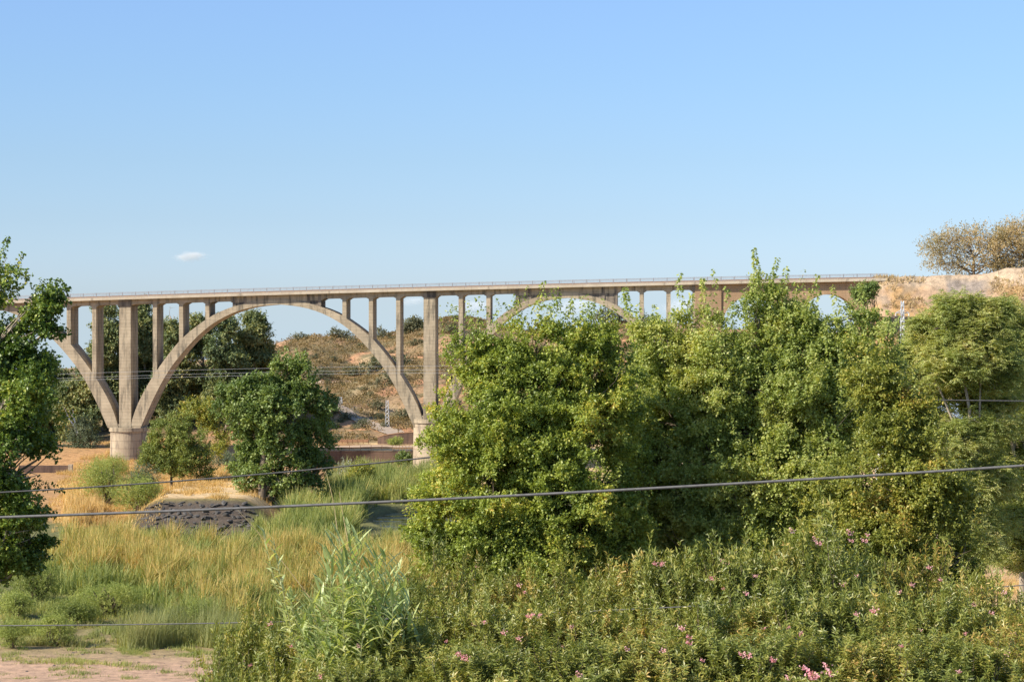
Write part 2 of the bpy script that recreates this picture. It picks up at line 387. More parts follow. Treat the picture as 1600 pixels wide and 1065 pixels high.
def ground_tint(X, Y, Z):
    col = np.tile(np.array([[0.17, 0.17, 0.07]]), (len(X), 1))          # green-brown ground under reeds
    n1 = fbm(X / 9, Y / 9, 31); n2 = fbm(X / 3, Y / 3, 32); n3 = fbm(X / 30, Y / 30, 33)
    sand = (0.50, 0.33, 0.225)
    px = X / np.maximum(Y, 50) * F + 800
    s = (1 - sstep(188, 204, Y + (n1 - .5) * 30 + (n2 - .5) * 10)) * sstep(140, 150, Y)
    col = mixc(col, sand, s)
    s = sstep(198, 206, Y) * (1 - sstep(248, 262, Y)) * sstep(1480, 1530, px)
    col = mixc(col, (0.56, 0.37, 0.20), s)
    orange = (0.50, 0.285, 0.135)
    s = sstep(299, 312, Y) * (1 - sstep(-33, -26, X)) * (0.75 + 0.25 * n2)
    col = mixc(col, orange, s)
    s = sstep(303, 309, Y) * (1 - sstep(385, 400, Y)) * sstep(-53, -48, X) * (1 - sstep(-36, -32, X))
    col = mixc(col, (0.64, 0.47, 0.27), s)
    s = sstep(292, 295, Y) * (1 - sstep(301.6, 303, Y)) * sstep(-51, -49.5, X) * (1 - sstep(-36, -34, X))
    col = mixc(col, (0.10, 0.08, 0.065), s)  # shade in the gaps between the pitched stones, painted into the ground
    s = sstep(362, 384, Y) * (1 - sstep(452, 458, Y)) * sstep(-34, -28, X)
    col = mixc(col, (0.62, 0.44, 0.23), s)
    # hill: rust earth, straw, olive scrub
    h = sstep(446, 456, Y)
    c = np.tile(np.array([[0.36, 0.235, 0.13]]), (len(X), 1))
    c = mixc(c, (0.50, 0.27, 0.15), sstep(.50, .62, n1))
    c = mixc(c, (0.43, 0.32, 0.185), sstep(.52, .66, fbm(X / 18, Y / 30, 35)))
    c = mixc(c, (0.15, 0.14, 0.075), sstep(.52, .60, n2) * 0.75)
    c = mixc(c, (0.17, 0.15, 0.08), sstep(.47, .60, fbm(X / 12, Y / 20, 36)) * 0.75)
    c = mixc(c, (0.50, 0.30, 0.18), sstep(620, 650, Y) * 0.45)
    far = sstep(700, 1100, Y); c = mixc(c, (0.22, 0.2, 0.11), far)
    col = col * (1 - h[:, None]) + c * h[:, None]
    s = sstep(172, 182, Y) * (1 - sstep(192, 215, Y)) * (1 - sstep(1000, 1100, px))
    col = mixc(col, (0.30, 0.24, 0.12), s * (.4 + .6 * n2))
    bank = 1 - sstep(130, 150, Y)
    col = mixc(col, (0.16, 0.13, 0.07), bank)
    rv = river_mask(X, Y); col = mixc(col, (0.07, 0.065, 0.04), rv)
    return col
def add_tint(me, col):
    a = me.color_attributes.new('tint', 'FLOAT_COLOR', 'POINT')
    d = np.ones((len(col), 4), np.float32); d[:, :3] = col
    a.data.foreach_set('color', d.ravel())
add_tint(me, ground_tint(V[:, 0], V[:, 1], V[:, 2]))
ground = link('ground', me)
tag(ground, 'dry sandy flood plain and brown scrub hill under the viaduct', 'ground', kind='structure')

# river
def water_mat():
    m, nt, n, l, out = new_mat('river_water')
    tc = n.new('ShaderNodeTexCoord')
    mp = n.new('ShaderNodeMapping'); mp.inputs['Scale'].default_value = (0.3, 1.0, 1); l.new(tc.outputs['Object'], mp.inputs[0])
    t = noise_node(n, l, 1.2, 4, mp.outputs[0])
    t2 = noise_node(n, l, 0.5, 5, mp.outputs[0])
    r = ramp(n, [(0.48, (0.022, 0.025, 0.016)), (0.56, (0.10, 0.11, 0.04))]); l.new(t2.outputs['Fac'], r.inputs[0])
    rr = ramp(n, [(0.48, (0.06, 0.06, 0.06)), (0.56, (0.6, 0.6, 0.6))]); l.new(t2.outputs['Fac'], rr.inputs[0])
    p = n.new('ShaderNodeBsdfPrincipled'); l.new(r.outputs[0], p.inputs['Base Color']); l.new(rr.outputs[0], p.inputs['Roughness'])
    b = n.new('ShaderNodeBump'); b.inputs['Strength'].default_value = 0.35; b.inputs['Distance'].default_value = 0.05
    l.new(t.outputs['Fac'], b.inputs['Height']); l.new(b.outputs[0], p.inputs['Normal']); l.new(p.outputs[0], out.inputs[0])
    return m
M['water'] = water_mat()
g = Geo(); g.add([[-30, 280, -0.75], [200, 280, -0.75], [200, 360, -0.75], [-30, 360, -0.75]], [[0, 1, 2, 3]])
tag(g.build('river', M['water']), 'dark slow river water with floating weed', 'river', kind='structure')

# hill tracks (draped strips)
def drape(name, pts, w, mat, label):
    pts = np.array(pts, float)
    t = np.linspace(0, 1, 60); s = np.linspace(0, 1, len(pts))
    x = np.interp(t, s, pts[:, 0]); y = np.interp(t, s, pts[:, 1])
    dx = np.gradient(x); dy = np.gradient(y); L = np.hypot(dx, dy); nx, ny = -dy / L, dx / L
    cols = []
    for k in np.linspace(-0.5, 0.5, 5):
        X = x + nx * k * w; Y = y + ny * k * w
        cols.append(np.stack([X, Y, terrain(X, Y) + 0.22], -1))
    V = np.stack(cols, 1).reshape(-1, 3); n = 5
    i = np.arange(59)[:, None] * n + np.arange(4)[None, :]
    Q = np.stack([i, i + n, i + n + 1, i + 1], -1).reshape(-1, 4)
    me = mesh_np(name, V, Q, mat, True)
    return tag(link(name, me), label, 'path', kind='structure')
M['track'] = plain_mat('track_dirt', (0.42, 0.29, 0.19), (0.56, 0.41, 0.28), 0.8, 0.95)
M['track_grey'] = plain_mat('track_gravel', (0.30, 0.235, 0.18), (0.40, 0.32, 0.25), 0.8, 0.95)
drape('path', [(-52, 548), (-44, 556), (-36, 560), (-26, 562), (-14, 566)], 3.2, M['track'], 'pale dirt track crossing the brown hillside')
drape('path', [(-42, 502), (-34, 484), (-27, 468), (-22, 458)], 4.0, M['track_grey'], 'grey gravel track running down the foot of the hill')
drape('path', [(-45, 436), (-30, 437.5), (-10, 438), (15, 438)], 5, M['track'], 'pale service road on top of the brown retaining wall')

# ------------------------------------------------------------------ the viaduct
BX, BY = (195 - 800) / F * 410, 410.0
tb = 0.0657; cb = 1 / math.hypot(1, tb); ux, uy = cb, -tb * cb; vx, vy = tb * cb, cb
DEP = 5.6
def S(px):
    k = (px - 800) / F
    return (k * BY - BX) / (ux - k * uy)
def Yof(s): return BY + uy * s
def Zof(px, py): return EYE + (H0 - py) * Yof(S(px)) / F
def W(s, v, z): return np.array([BX + ux * s + vx * v, BY + uy * s + vy * v, z])
_px = np.array([0, 109, 250, 400, 640, 780, 1040, 1200, 1370.]); _py = np.array([471.3, 467.5, 463.5, 459.3, 452.8, 449, 441.5, 438.8, 437.])
_pc = np.polyfit([S(p) for p in _px], [Zof(p, q) for p, q in zip(_px, _py)], 2)
def ztop(s): return np.polyval(_pc, s)
s_end = S(1386); s_start = S(-340)
org = np.array([BX, BY, 0.0])
viaduct = thing('viaduct', 'long sand-coloured concrete arch viaduct crossing the valley on tall piers', 'bridge', org)
def strip(g, lo, hi, v0, v1):
    "lo/hi: (n,2) arrays of (s,z); a solid between them from v0 to v1"
    lo = np.asarray(lo, float); hi = np.asarray(hi, float); n = len(lo)
    V = []
    for (c, v) in ((lo, v0), (hi, v0), (hi, v1), (lo, v1)):
        for q in c: V.append(W(q[0], v, q[1]))
    Qs = []
    for i in range(n - 1):
        for k in range(4):
            a, b = k * n, ((k + 1) % 4) * n
            Qs.append([a + i, a + i + 1, b + i + 1, b + i])
    Qs.append([0, n, 2 * n, 3 * n]); Qs.append([n - 1, 4 * n - 1, 3 * n - 1, 2 * n - 1])
    return g.add(V, Qs)
def part(g, name, mat, parent=viaduct, smooth=False): return g.build(name, mat, parent, org, smooth)

PM = 8.54  # px per metre at the front plane
IN_X = np.array([0, 20, 42, 62, 90, 112, 137, 167, 185, 201, 214]) / PM; IN_D = np.array([0, 1.0, 4.5, 9.5, 22.5, 37, 61, 97, 127, 160, 190]) / PM
EX_X = np.array([0, 20, 40, 72, 98, 114, 145, 162, 184, 203, 224, 231]) / PM; EX_D = np.array([-8, -7, -4, 3.5, 14.5, 24.5, 47.5, 66, 95, 123, 163, 190]) / PM
ARCHES = [(S(-42), 478.5, 1.0), (S(432.5), 475.5, 1.0), (S(885), 465, 0.86)]
def rib_pts(sc, zc, sx, side):
    from_t = np.linspace(0, 1, 26)
    ti = IN_D / IN_D[-1]; te = (EX_D - EX_D[0]) / (EX_D[-1] - EX_D[0])
    # parametrise both curves by arc fraction
    def fine(x, d):
        L = np.concatenate([[0], np.cumsum(np.hypot(np.diff(x), np.diff(d)))]); L /= L[-1]
        tt = np.linspace(0, 1, 160); xs = np.interp(tt, L, x); ds = np.interp(tt, L, d)
        k = np.ones(21) / 21
        xp = np.pad(xs, 10, mode='reflect', reflect_type='odd'); dp = np.pad(ds, 10, mode='reflect', reflect_type='odd')
        return np.interp(from_t, tt, np.convolve(xp, k, 'valid')), np.interp(from_t, tt, np.convolve(dp, k, 'valid'))
    xi, di = fine(IN_X, IN_D); xe, de = fine(EX_X, EX_D)
    lo = np.stack([sc + side * xi * sx, zc - di], -1); hi = np.stack([sc + side * xe * sx, zc - de], -1)
    return lo, hi
def smid(px): return S(px)
zspring = {}
for (sc, pyc, sx) in ARCHES:
    pxc = 800 + F * (BX + ux * sc) / Yof(sc)
    zc = EYE + (H0 - pyc) * Yof(sc) / F
    g = Geo()
    for side in (-1, 1):
        lo, hi = rib_pts(sc, zc, sx, side)
        strip(g, lo, hi, 0.0, DEP)
    part(g, 'arch_rib', M['concrete'])
    # solid spandrel at the crown
    half = 69.5 / PM * (1.0 if sx == 1 else 1.13)
    ss = np.linspace(-half, half, 41)
    hx, hd = rib_pts(0, 0, sx, 1)[1].T
    top = [(sc + q, ztop(sc + q) - 0.35) for q in ss]
    bot = [(sc + q, zc + np.interp(abs(q), hx, hd) - 0.35) for q in ss]
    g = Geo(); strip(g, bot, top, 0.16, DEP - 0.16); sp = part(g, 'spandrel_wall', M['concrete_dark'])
    for q in (-half + 0.28, -half * 0.72, half * 0.72, half - 0.28):
        g = Geo(); a, b = sc + q - .28, sc + q + .28
        zb = zc + np.interp(abs(q), hx, hd) - 0.1
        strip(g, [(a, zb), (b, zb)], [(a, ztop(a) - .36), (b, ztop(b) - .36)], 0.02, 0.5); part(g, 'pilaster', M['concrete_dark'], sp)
zs0 = EYE + (H0 - 665.5) * 410 / F     # springing level at first pier
def zspr(s): return zs0 + (EYE + (H0 - 652) * Yof(S(671)) / F - zs0) * (s / S(671))
def ext_z(s):
    "height of the arch back at s"
    for (sc, pyc, sx) in ARCHES:
        if abs(s - sc) < 231 / PM * sx + .3:
            zc = EYE + (H0 - pyc) * Yof(sc) / F
            hx, hd = rib_pts(0, 0, sx, 1)[1].T
            return zc + np.interp(abs(s - sc), hx, hd)
    return 0
cols = [-170, -210, -250, 66, 107.2, 147, 241.8, 282.8, 323.8, 538, 579.4, 622, 719.7, 763, 1002.5, 1044.5]
sup = []
for px in cols:
    s = S(px); w = 0.375
    zt = ztop(s) - .5
    zb = min(ext_z(s - w), ext_z(s + w)) - 0.3
    g = Geo()
    strip(g, [(s - w, zb), (s + w, zb)], [(s - w, zt), (s + w, zt)], 0.03, DEP - 0.03)
    part(g, 'column', M['concrete']); sup.append((s, w))
PIERS = [S(-279), S(195.3), S(671), S(1092)]
for s in PIERS:
    w = 1.06
    g = Geo(); zb = zspr(s) - .2
    strip(g, [(s - w * 1.04, zb), (s + w * 1.04, zb)], [(s - w, ztop(s) - .5), (s + w, ztop(s) - .5)], -0.05, DEP + 0.05)
    pr = part(g, 'pier', M['concrete']); sup.append((s, w))
    g = Geo()
    strip(g, [(s - w - .12, ztop(s) - 1.55), (s + w + .12, ztop(s) - 1.55)], [(s - w - .12, ztop(s) - .45), (s + w + .12, ztop(s) - .45)], -0.2, DEP + 0.2)
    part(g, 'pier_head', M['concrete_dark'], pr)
    g = Geo()
    # base block where ribs and pier meet
    strip(g, [(s - 2.95, zb - .7), (s + 2.95, zb - .7)], [(s - 2.75, zb + .55), (s + 2.75, zb + .55)], 0.1, DEP - .1)
    part(g, 'springing_block', M['concrete'], pr)
    # rounded pedestal
    def stadium(g, R, z0, z1, vc0, vc1, n=22, Rt=None):
        Rt = Rt or R
        def ring(r, z):
            P = []
            for k in range(n + 1):
                a = math.pi + math.pi * k / n; P.append(W(s + r * math.cos(a), vc0 + r * math.sin(a), z))
            for k in range(n + 1):
                a = math.pi * k / n; P.append(W(s + r * math.cos(a), vc1 + r * math.sin(a), z))
            return P
        A = ring(R, z0); B = ring(Rt, z1); m = len(A)
        c0 = W(s, (vc0 + vc1) / 2, z0); c1 = W(s, (vc0 + vc1) / 2, z1)
        V = A + B + [c0, c1]
        Q = [[i, (i + 1) % m, m + (i + 1) % m, m + i] for i in range(m)]
        T = [[m + i, m + (i + 1) % m, 2 * m + 1] for i in range(m)] + [[(i + 1) % m, i, 2 * m] for i in range(m)]
        g.add(V, Q, T)
    g = Geo(); stadium(g, 3.25, -3.0, zb - .75, 1.6, DEP - 1.6, Rt=3.05); pd = part(g, 'pedestal', M['pedestal'])
    g = Geo(); stadium(g, 3.3, zb - .80, zb - .08, 1.6, DEP - 1.6); part(g, 'pedestal_cap', M['concrete'], pd)
# deck slab
ds = np.linspace(s_start, s_end, 90)
g = Geo(); strip(g, [(q, ztop(q) - .34) for q in ds], [(q, ztop(q)) for q in ds], -1.05, DEP + 1.05)
strip(g, [(q, ztop(q) + 0.003) for q in ds], [(q, ztop(q) + .14) for q in ds], -1.0, -0.75)
strip(g, [(q, ztop(q) + 0.003) for q in ds], [(q, ztop(q) + .14) for q in ds], DEP + .75, DEP + 1.0)
part(g, 'deck_slab', M['deck_edge'])
# ballast and rails on the deck
g = Geo(); strip(g, [(q, ztop(q) + .004) for q in ds], [(q, ztop(q) + .3) for q in ds], 1.2, DEP - 1.2)
M['ballast'] = plain_mat('ballast', (0.22, 0.17, 0.13), (0.4, 0.33, 0.27), 9, 0.95, 0, 0.6)
part(g, 'track_bed', M['ballast'])
g = Geo()
for v in (2.08, 3.52): strip(g, [(q, ztop(q) + .303) for q in ds], [(q, ztop(q) + .46) for q in ds], v - .035, v + .035)
part(g, 'rail', M['rust'])
# girder with haunched soffit bays
sup.sort()
edge = []
zg = lambda s, d: (s, ztop(s) - d)
LOW = 1.22
smax = S(1100)
sol = [(sc - 69.5 / PM * (1 if sx == 1 else 1.13), sc + 69.5 / PM * (1 if sx == 1 else 1.13)) for (sc, _, sx) in ARCHES]
blocks = sorted([(s - w, s + w) for s, w in sup] + sol)
pts = [zg(blocks[0][0], LOW + .32)]
for i, (a, b) in enumerate(blocks):
    pts += [zg(a, LOW + .32), zg(b, LOW + .32)]
    if i + 1 < len(blocks):
        n0 = blocks[i + 1][0]
        if n0 - b > 1.5:
            pts += [zg(b + .55, LOW), zg((b + n0) / 2, LOW - .02), zg(n0 - .55, LOW)]
pts.sort(key=lambda q: q[0])
lo = [pts[0]] + [q for p, q in zip(pts, pts[1:]) if q[0] > p[0] + 1e-4]
hi = [(q[0], ztop(q[0]) - .345) for q in lo]
g = Geo(); strip(g, lo, hi, 0.08, DEP - 0.08); part(g, 'girder', M['concrete'])
# solid walls with the two small round arches at the right end
def arch_wall():
    lo = []
    z0 = 8.0
    a0 = S(1112)
    segs = [(1175, 463, 46), (1295, 459.5, 44)]
    lo.append((a0, z0))
    for (pc, pt, rp) in segs:
        sc = S(pc); r = rp * Yof(sc) / F * 1.0; zc = Zof(pc, pt) - r
        lo.append((sc - r - 1e-3, z0))
        for k in range(25):
            a = math.pi * (1 - k / 24); lo.append((sc + r * math.cos(a), zc + r * math.sin(a)))
        lo.append((sc + r + 1e-3, z0))
    lo.append((s_end, z0))
    return lo, [(q[0], ztop(q[0]) - .345) for q in lo]
lo, hi = arch_wall()
M['wall_tan'] = concrete_mat('tan_wall', (0.33, 0.215, 0.125), (0.42, 0.285, 0.17), (0.22, 0.15, 0.09), 2.2, 0.52)
g = Geo(); strip(g, lo, hi, 0.0, DEP); part(g, 'arcade_wall', M['wall_tan'])
g = Geo(); a, b = S(1086), S(1127); strip(g, [(a, 2), (b, 2)], [(a, ztop(a) - .4), (b, ztop(b) - .4)], -.25, DEP + .25); part(g, 'abutment_pier', M['wall_tan'])
# railings, near and far side, each a part with its posts as sub-parts
for v in (-0.9, DEP + 0.9):
    g = Geo()
    for h in (0.22, 0.40, 0.58, 0.76, 0.96):
        strip(g, [(q, ztop(q) + h - (.012 if h < .9 else .035)) for q in ds], [(q, ztop(q) + h + (.012 if h < .9 else .035)) for q in ds], v - .03, v + .03)
    rl = part(g, 'railing', M['rail'])
    if v < 0:
        pm = None; q = S(-30)
        while q < s_end - 1 :
            w0 = W(q, v, ztop(q))
            if pm is None:
                gg = Geo(); gg.box((0, 0, .55), (.13, .10, .92)); pm = gg.mesh('post', M['rail'])
            po = link('post', pm, rl, Vector(w0 - org)); q += 2.42
    else:
        g = Geo(); q = S(-30)
        while q < s_end - 1: g.box(W(q, v, ztop(q) + .55), (.06, .06, .9)); q += 2.42
        o = part(g, 'far_posts', M['rail'], rl); o.name = 'post_row'; o['kind'] = 'stuff'

# ------------------------------------------------------------------ embankment at the right end
Xe, Ye = W(s_end - 1.2, DEP / 2, 0)[:2]
def emb(X, Y):
    px = X / np.maximum(Y, 50) * F + 800
    top = EYE + (H0 - np.interp(px, [1380, 1460, 1520, 1545, 1575, 1600, 1700], [432.5, 430, 429.5, 427, 419, 417, 419])) * 395 / F
    d = np.hypot(np.minimum(X - Xe, 0) * 2.9, np.where(Y < Ye, Ye - Y, Y - Ye - 6 * 0))
    over = np.maximum(d - np.interp(px, [1380, 1400, 1500, 1600], [3.0, 3.2, 4, 6]), 0)
    n = (fbm(X / 5, Y / 5, 61) - .5)
    drop = over * 0.92 + n * 1.3 * np.clip(over / 2, 0, 1)
    z = top - drop + (fbm(X / 1.6, Y / 1.6, 62) - .5) * 0.8
    wallzone = (1 - sstep(1380, 1385, px))
    z = z - wallzone * sstep(8.3, 8.9, over) * 7.0
    return np.maximum(z, -2.5)
xs = np.arange(Xe - 45, Xe + 150, 0.6); yv = np.arange(Ye - 62, Ye + 50, 0.6)
A, B = np.meshgrid(xs, yv); Zm = emb(A, B)
V = np.stack([A, B, Zm], -1).reshape(-1, 3); nr, nc = A.shape
ii = (np.arange(nr - 1)[:, None] * nc + np.arange(nc - 1)[None, :]); Q = np.stack([ii, ii + 1, ii + nc + 1, ii + nc], -1).reshape(-1, 4)
keep = (Zm.reshape(-1)[Q].max(1) > -2.49); Q = Q[keep]
me = mesh_np('embankment', V, Q, M['earth'], True)
n1 = fbm(V[:, 0] / 4, V[:, 1] / 4, 63); n2 = fbm(V[:, 0] / 1.5, V[:, 2] / 1.5, 64)
col = np.tile(np.array([[0.42, 0.29, 0.19]]), (len(V), 1))
col = mixc(col, (0.50, 0.38, 0.265), sstep(32.5, 34.2, V[:, 2]))
col = mixc(col, (0.46, 0.29, 0.14), sstep(.5, .62, n1) * (V[:, 2] < 33.5))
col = mixc(col, (0.24, 0.21, 0.17), sstep(.56, .66, n2) * .5)
ppx = V[:, 0] / V[:, 1] * F + 800
col = mixc(col, (0.30, 0.25, 0.21), sstep(1475, 1482, ppx) * (1 - sstep(1532, 1545, ppx)) * sstep(31.5, 32.2, V[:, 2]) * (1 - sstep(34.3, 34.8, V[:, 2])))
add_tint(me, col)
tag(link('embankment', me), 'steep dry earth embankment at the right end of the viaduct', 'embankment', kind='structure')
# curved masonry wing wall at its foot
def wing():
    g = Geo(); R = 11.6; n = 30
    a0, a1 = math.radians(178), math.radians(285)
    P = []
    for k in range(n + 1):
        a = a0 + (a1 - a0) * k / n
        z1 = 29.0 - 1.2 * (k / n); z0 = 12.0
        for (r, z) in ((R + .9, z0), (R + .35, z1), (R - .6, z1), (R - .6, z0)): P.append((Xe + r * math.cos(a) * .33, Ye + r * math.sin(a), z))
    Q = []
    for k in range(n):
        for j in range(4): Q.append([k * 4 + j, k * 4 + (j + 1) % 4, (k + 1) * 4 + (j + 1) % 4, (k + 1) * 4 + j])
    Q += [[0, 3, 2, 1], [n * 4, n * 4 + 1, n * 4 + 2, n * 4 + 3]]
    g.add(P, Q)
    o = g.build('wing_wall', M['brick_wall'])
    tag(o, 'curved orange masonry wall holding the end of the earth embankment', 'wall')
wing()

# ------------------------------------------------------------------ foliage tools
def rand_dirs(n, r):
    v = r.normal(size=(n, 3)); return v / np.linalg.norm(v, axis=1)[:, None]
def norm(v): return v / (np.linalg.norm(v, axis=1)[:, None] + 1e-9)
def leaf_quads(pos, d, nrm, L, Wd, fold=0.18):
    "one rhombic leaf per position"
    side = norm(np.cross(d, nrm)); up = norm(np.cross(side, d))
    L = L[:, None]; Wd = Wd[:, None]
    a = pos; b = pos + d * L * .45 + side * Wd * .5 + up * L * fold * .35; c = pos + d * L - up * L * fold * .3; e = pos + d * L * .45 - side * Wd * .5 + up * L * fold * .35
    V = np.stack([a, b, c, e], 1).reshape(-1, 3)
    Q = np.arange(len(pos) * 4).reshape(-1, 4)
    return V, Q
def lobe_points(lobes, n, r, shell=2.4, carve=0.0, cf=0.6, seed=1, clump=0.0, cn=34):
    "sample points in ellipsoids (c, (rx,ry,rz)); returns pos, outward"
    vol = np.array([l[1][0] * l[1][2] * (1 if len(l) < 3 else l[2]) for l in lobes]); cnt = (vol / vol.sum() * n).astype(int) + 1
    if clump > 0: cnt = np.maximum(cnt // cn, 2)
    P = []; O = []
    for (l, k) in zip(lobes, cnt):
        c, rad = np.asarray(l[0]), np.asarray(l[1]); d = rand_dirs(k, r)
        rr = r.random(k) ** (1 / shell)
        bump = 1 + 0.32 * (noise3(d * 2.2 + c[None] * .7, 1.0, seed) - .5) * 2
        p = c + d * rad * (rr * bump)[:, None]
        P.append(p); O.append(norm(d / rad))
    P = np.vstack(P); O = np.vstack(O)
    if carve > 0:
        k = noise3(P, cf, seed + 3) > carve
        P, O = P[k], O[k]
    if clump > 0:
        m = len(P); idx = np.repeat(np.arange(m), cn)
        sz = clump * r.uniform(.55, 1.5, m)
        o2 = rand_dirs(m * cn, r)
        e = norm(o2 + np.array([0, 0, .25]) + O[idx] * .3)
        P = P[idx] + o2 * (sz[idx] * r.random(m * cn) ** .45)[:, None] * np.array([1, 1, .62]) + O[idx] * (sz[idx] * r.random(m * cn) * .35)[:, None]
        O = e
    return P, O
def twig_leaves(P, O, r, per=12, tl=0.35, L=0.09, Wd=0.055, up=0.35, spread=0.9, droop=0.0):
    "a twig at each point carrying 'per' leaves"
    n = len(P)
    td = norm(O * 0.8 + rand_dirs(n, r) * 0.7 + np.array([0, 0, up]))
    t = np.tile(np.linspace(0.0, 1, per), n) + r.uniform(-.04, .04, n * per)
    idx = np.repeat(np.arange(n), per)
    ln = tl * r.uniform(.6, 1.3, n)
    pos = P[idx] + td[idx] * (t * ln[idx])[:, None] + r.normal(size=(n * per, 3)) * tl * .10
    d = norm(td[idx] * 0.5 + rand_dirs(n * per, r) * spread + np.array([0, 0, -droop]))
    nr = norm(np.array([0, 0, .9]) + O[idx] * .5 + rand_dirs(n * per, r) * .75)
    s = r.uniform(.6, 1.25, n * per)
    return leaf_quads(pos, d, nr, L * s, Wd * s)
def px_lobes(Y, rowsl, dscale=0.9, fy=None):
    "rows: (px,py,rx_px,ry_px[,dY[,weight]])"
    out = []
    for q in rowsl:
        dY = q[4] if len(q) > 4 else 0; w = q[5] if len(q) > 5 else 1
        y = Y + dY; c = at(q[0], q[1], y); rx = q[2] / F * y; rz = q[3] / F * y
        out.append((c, (rx, (rx + rz) / 2 * dscale, rz), w))
    return out
def curve_pts(a, b, r, n=6, wob=0.06, sag=0.0):
    a = np.asarray(a, float); b = np.asarray(b, float); L = np.linalg.norm(b - a)
    t = np.linspace(0, 1, n)[:, None]
    p = a + (b - a) * t + np.sin(t * math.pi) * (r.normal(size=(1, 3)) * wob * L + np.array([0, 0, sag * L])) + np.sin(t * 2 * math.pi) * r.normal(size=(1, 3)) * wob * .5 * L
    p[0] = a; p[-1] = b
    return p
def branches(g, base, top, lobes, r, tr, per_lobe=5, n=7, fork=0.35):
    "trunk from base to top, a limb to every lobe and branchlets within it"
    tp = curve_pts(base, top, r, 9, 0.025)
    g.tube(tp, np.linspace(tr, tr * .35, 9), 8)
    for l in lobes:
        c, rad = np.asarray(l[0]), np.asarray(l[1])
        hh = np.clip((c[2] - rad[2] - base[2]) / (top[2] - base[2] + 1e-6) * .9, fork, .92)
        i = hh * 8; p0 = tp[int(i)] + (tp[min(int(i) + 1, 8)] - tp[int(i)]) * (i - int(i))
        r0 = tr * (1 - .65 * hh) * .55
        lp = curve_pts(p0, c, r, 7, 0.07)
        g.tube(lp, np.linspace(r0, r0 * .3, 7), 6)
        for k in range(per_lobe):
            d = rand_dirs(1, r)[0]; d[2] = abs(d[2]) * .8
            e = c + d * rad * r.uniform(.75, 1.0); s0 = lp[r.integers(2, 7)]
            g.tube(curve_pts(s0, e, r, 5, 0.08), np.linspace(r0 * .33, r0 * .05, 5), 4)
def tree(name, label, cat, base, top, lobes, nt, per, leafmat, barkmat, r, trunk_r=.2, L=.09, Wd=.055, tl=.35, up=.35, carve=.0, cf=.6, shell=2.4, group=None,
         per_lobe=5, droop=0., fork=.35, extra=None, seed=1, clump=0.0, cn=34):
    base = np.asarray(base, float); root = thing(name, label, cat, base, group)
    g = Geo(); branches(g, base, np.asarray(top, float), lobes, r, trunk_r, per_lobe, fork=fork)
    tk = g.build('trunk', barkmat, root, base, True)
    P, O = lobe_points(lobes, nt, r, shell, carve, cf, seed, clump, cn)
    V, Q = twig_leaves(P, O, r, per, tl, L, Wd, up, .9, droop)
    g = Geo(); g.add(V, Q)
    if extra: extra(g, r)
    g.build('crown', leafmat, root, base)
    return root
def shoot(g, a, b, r, n, L, Wd, width=0.25):
    "leafy upright shoot from a to b, leaves larger and drooping"
    a = np.asarray(a); b = np.asarray(b)
    c = curve_pts(a, b, r, 12, 0.05)
    t = np.sort(r.random(n)); i = t * 11; k = np.clip(i.astype(int), 0, 10); p = c[k] + (c[k + 1] - c[k]) * (i - k)[:, None]
    ax = norm(c[k + 1] - c[k])
    d = rand_dirs(n, r); d = norm(d - ax * np.sum(d * ax, 1)[:, None] * .7 + np.array([0, 0, -.35]))
    p = p + d * (width * r.random(n) * (1.15 - t))[:, None]
    nr = norm(np.array([0, 0, .7]) + rand_dirs(n, r) * .8)
    s = r.uniform(.7, 1.25, n)
    V, Q = leaf_quads(p, d, nr, L * s, Wd * s); g.add(V, Q)
    return c

# ------------------------------------------------------------------ the big riverside trees (centre and right)
r = np.random.default_rng(21)
Y1 = 84.0
L1 = px_lobes(Y1, [(800, 580, 62, 50), (740, 620, 50, 50), (870, 560, 70, 55), (930, 600, 65, 60), (720, 690, 62, 60, -.6), (800, 670, 85, 75, -1), (890, 690, 85, 80, -.8),
    (700, 770, 58, 60, -.8), (780, 780, 85, 75, -1.4), (880, 800, 90, 80, -1.2), (680, 840, 48, 42, -1), (750, 860, 75, 55, -1.6), (860, 880, 85, 55, -1.8), (950, 860, 60, 60, .2), (960, 790, 55, 60, .4), (930, 690, 60, 60, .3), (900, 620, 70, 60, 1.2), (950, 650, 50, 60, 1.2), (980, 740, 50, 60, 1.5), (860, 720, 90, 90, 1.5), (760, 700, 80, 80, 1.5), (870, 830, 80, 60, 1.5), (930, 570, 40, 40, .8), (720, 560, 34, 26, 0, .5), (960, 840, 60, 70, 1.2), 
    (775, 535, 30, 24, 0, .5), (835, 520, 35, 24, .2, .5), (900, 530, 34, 24, .3, .5), (950, 545, 40, 35, .4), (765, 575, 55, 40, -.2)])
def feather(g, r, lobes, n, L, Wd, w, ln=(.7, 1.5), nl=42):
    ls = [l for l in lobes if l[0][1] < lobes[0][0][1] + 1.0]
    for k in range(n):
        l = ls[r.integers(len(ls))]; d = rand_dirs(1, r)[0]; d[2] = abs(d[2]) * 1.2 + .1; d[1] = -abs(d[1]) * .9; d /= np.linalg.norm(d)
        a = np.asarray(l[0]) + d * np.array(l[1]) * r.uniform(.8, 1.0)
        h = r.uniform(*ln); b = a + np.array([d[0] * .35 + r.normal() * .12, d[1] * .3, 1.0]) * h
        shoot(g, a, b, r, nl, L, Wd, w)
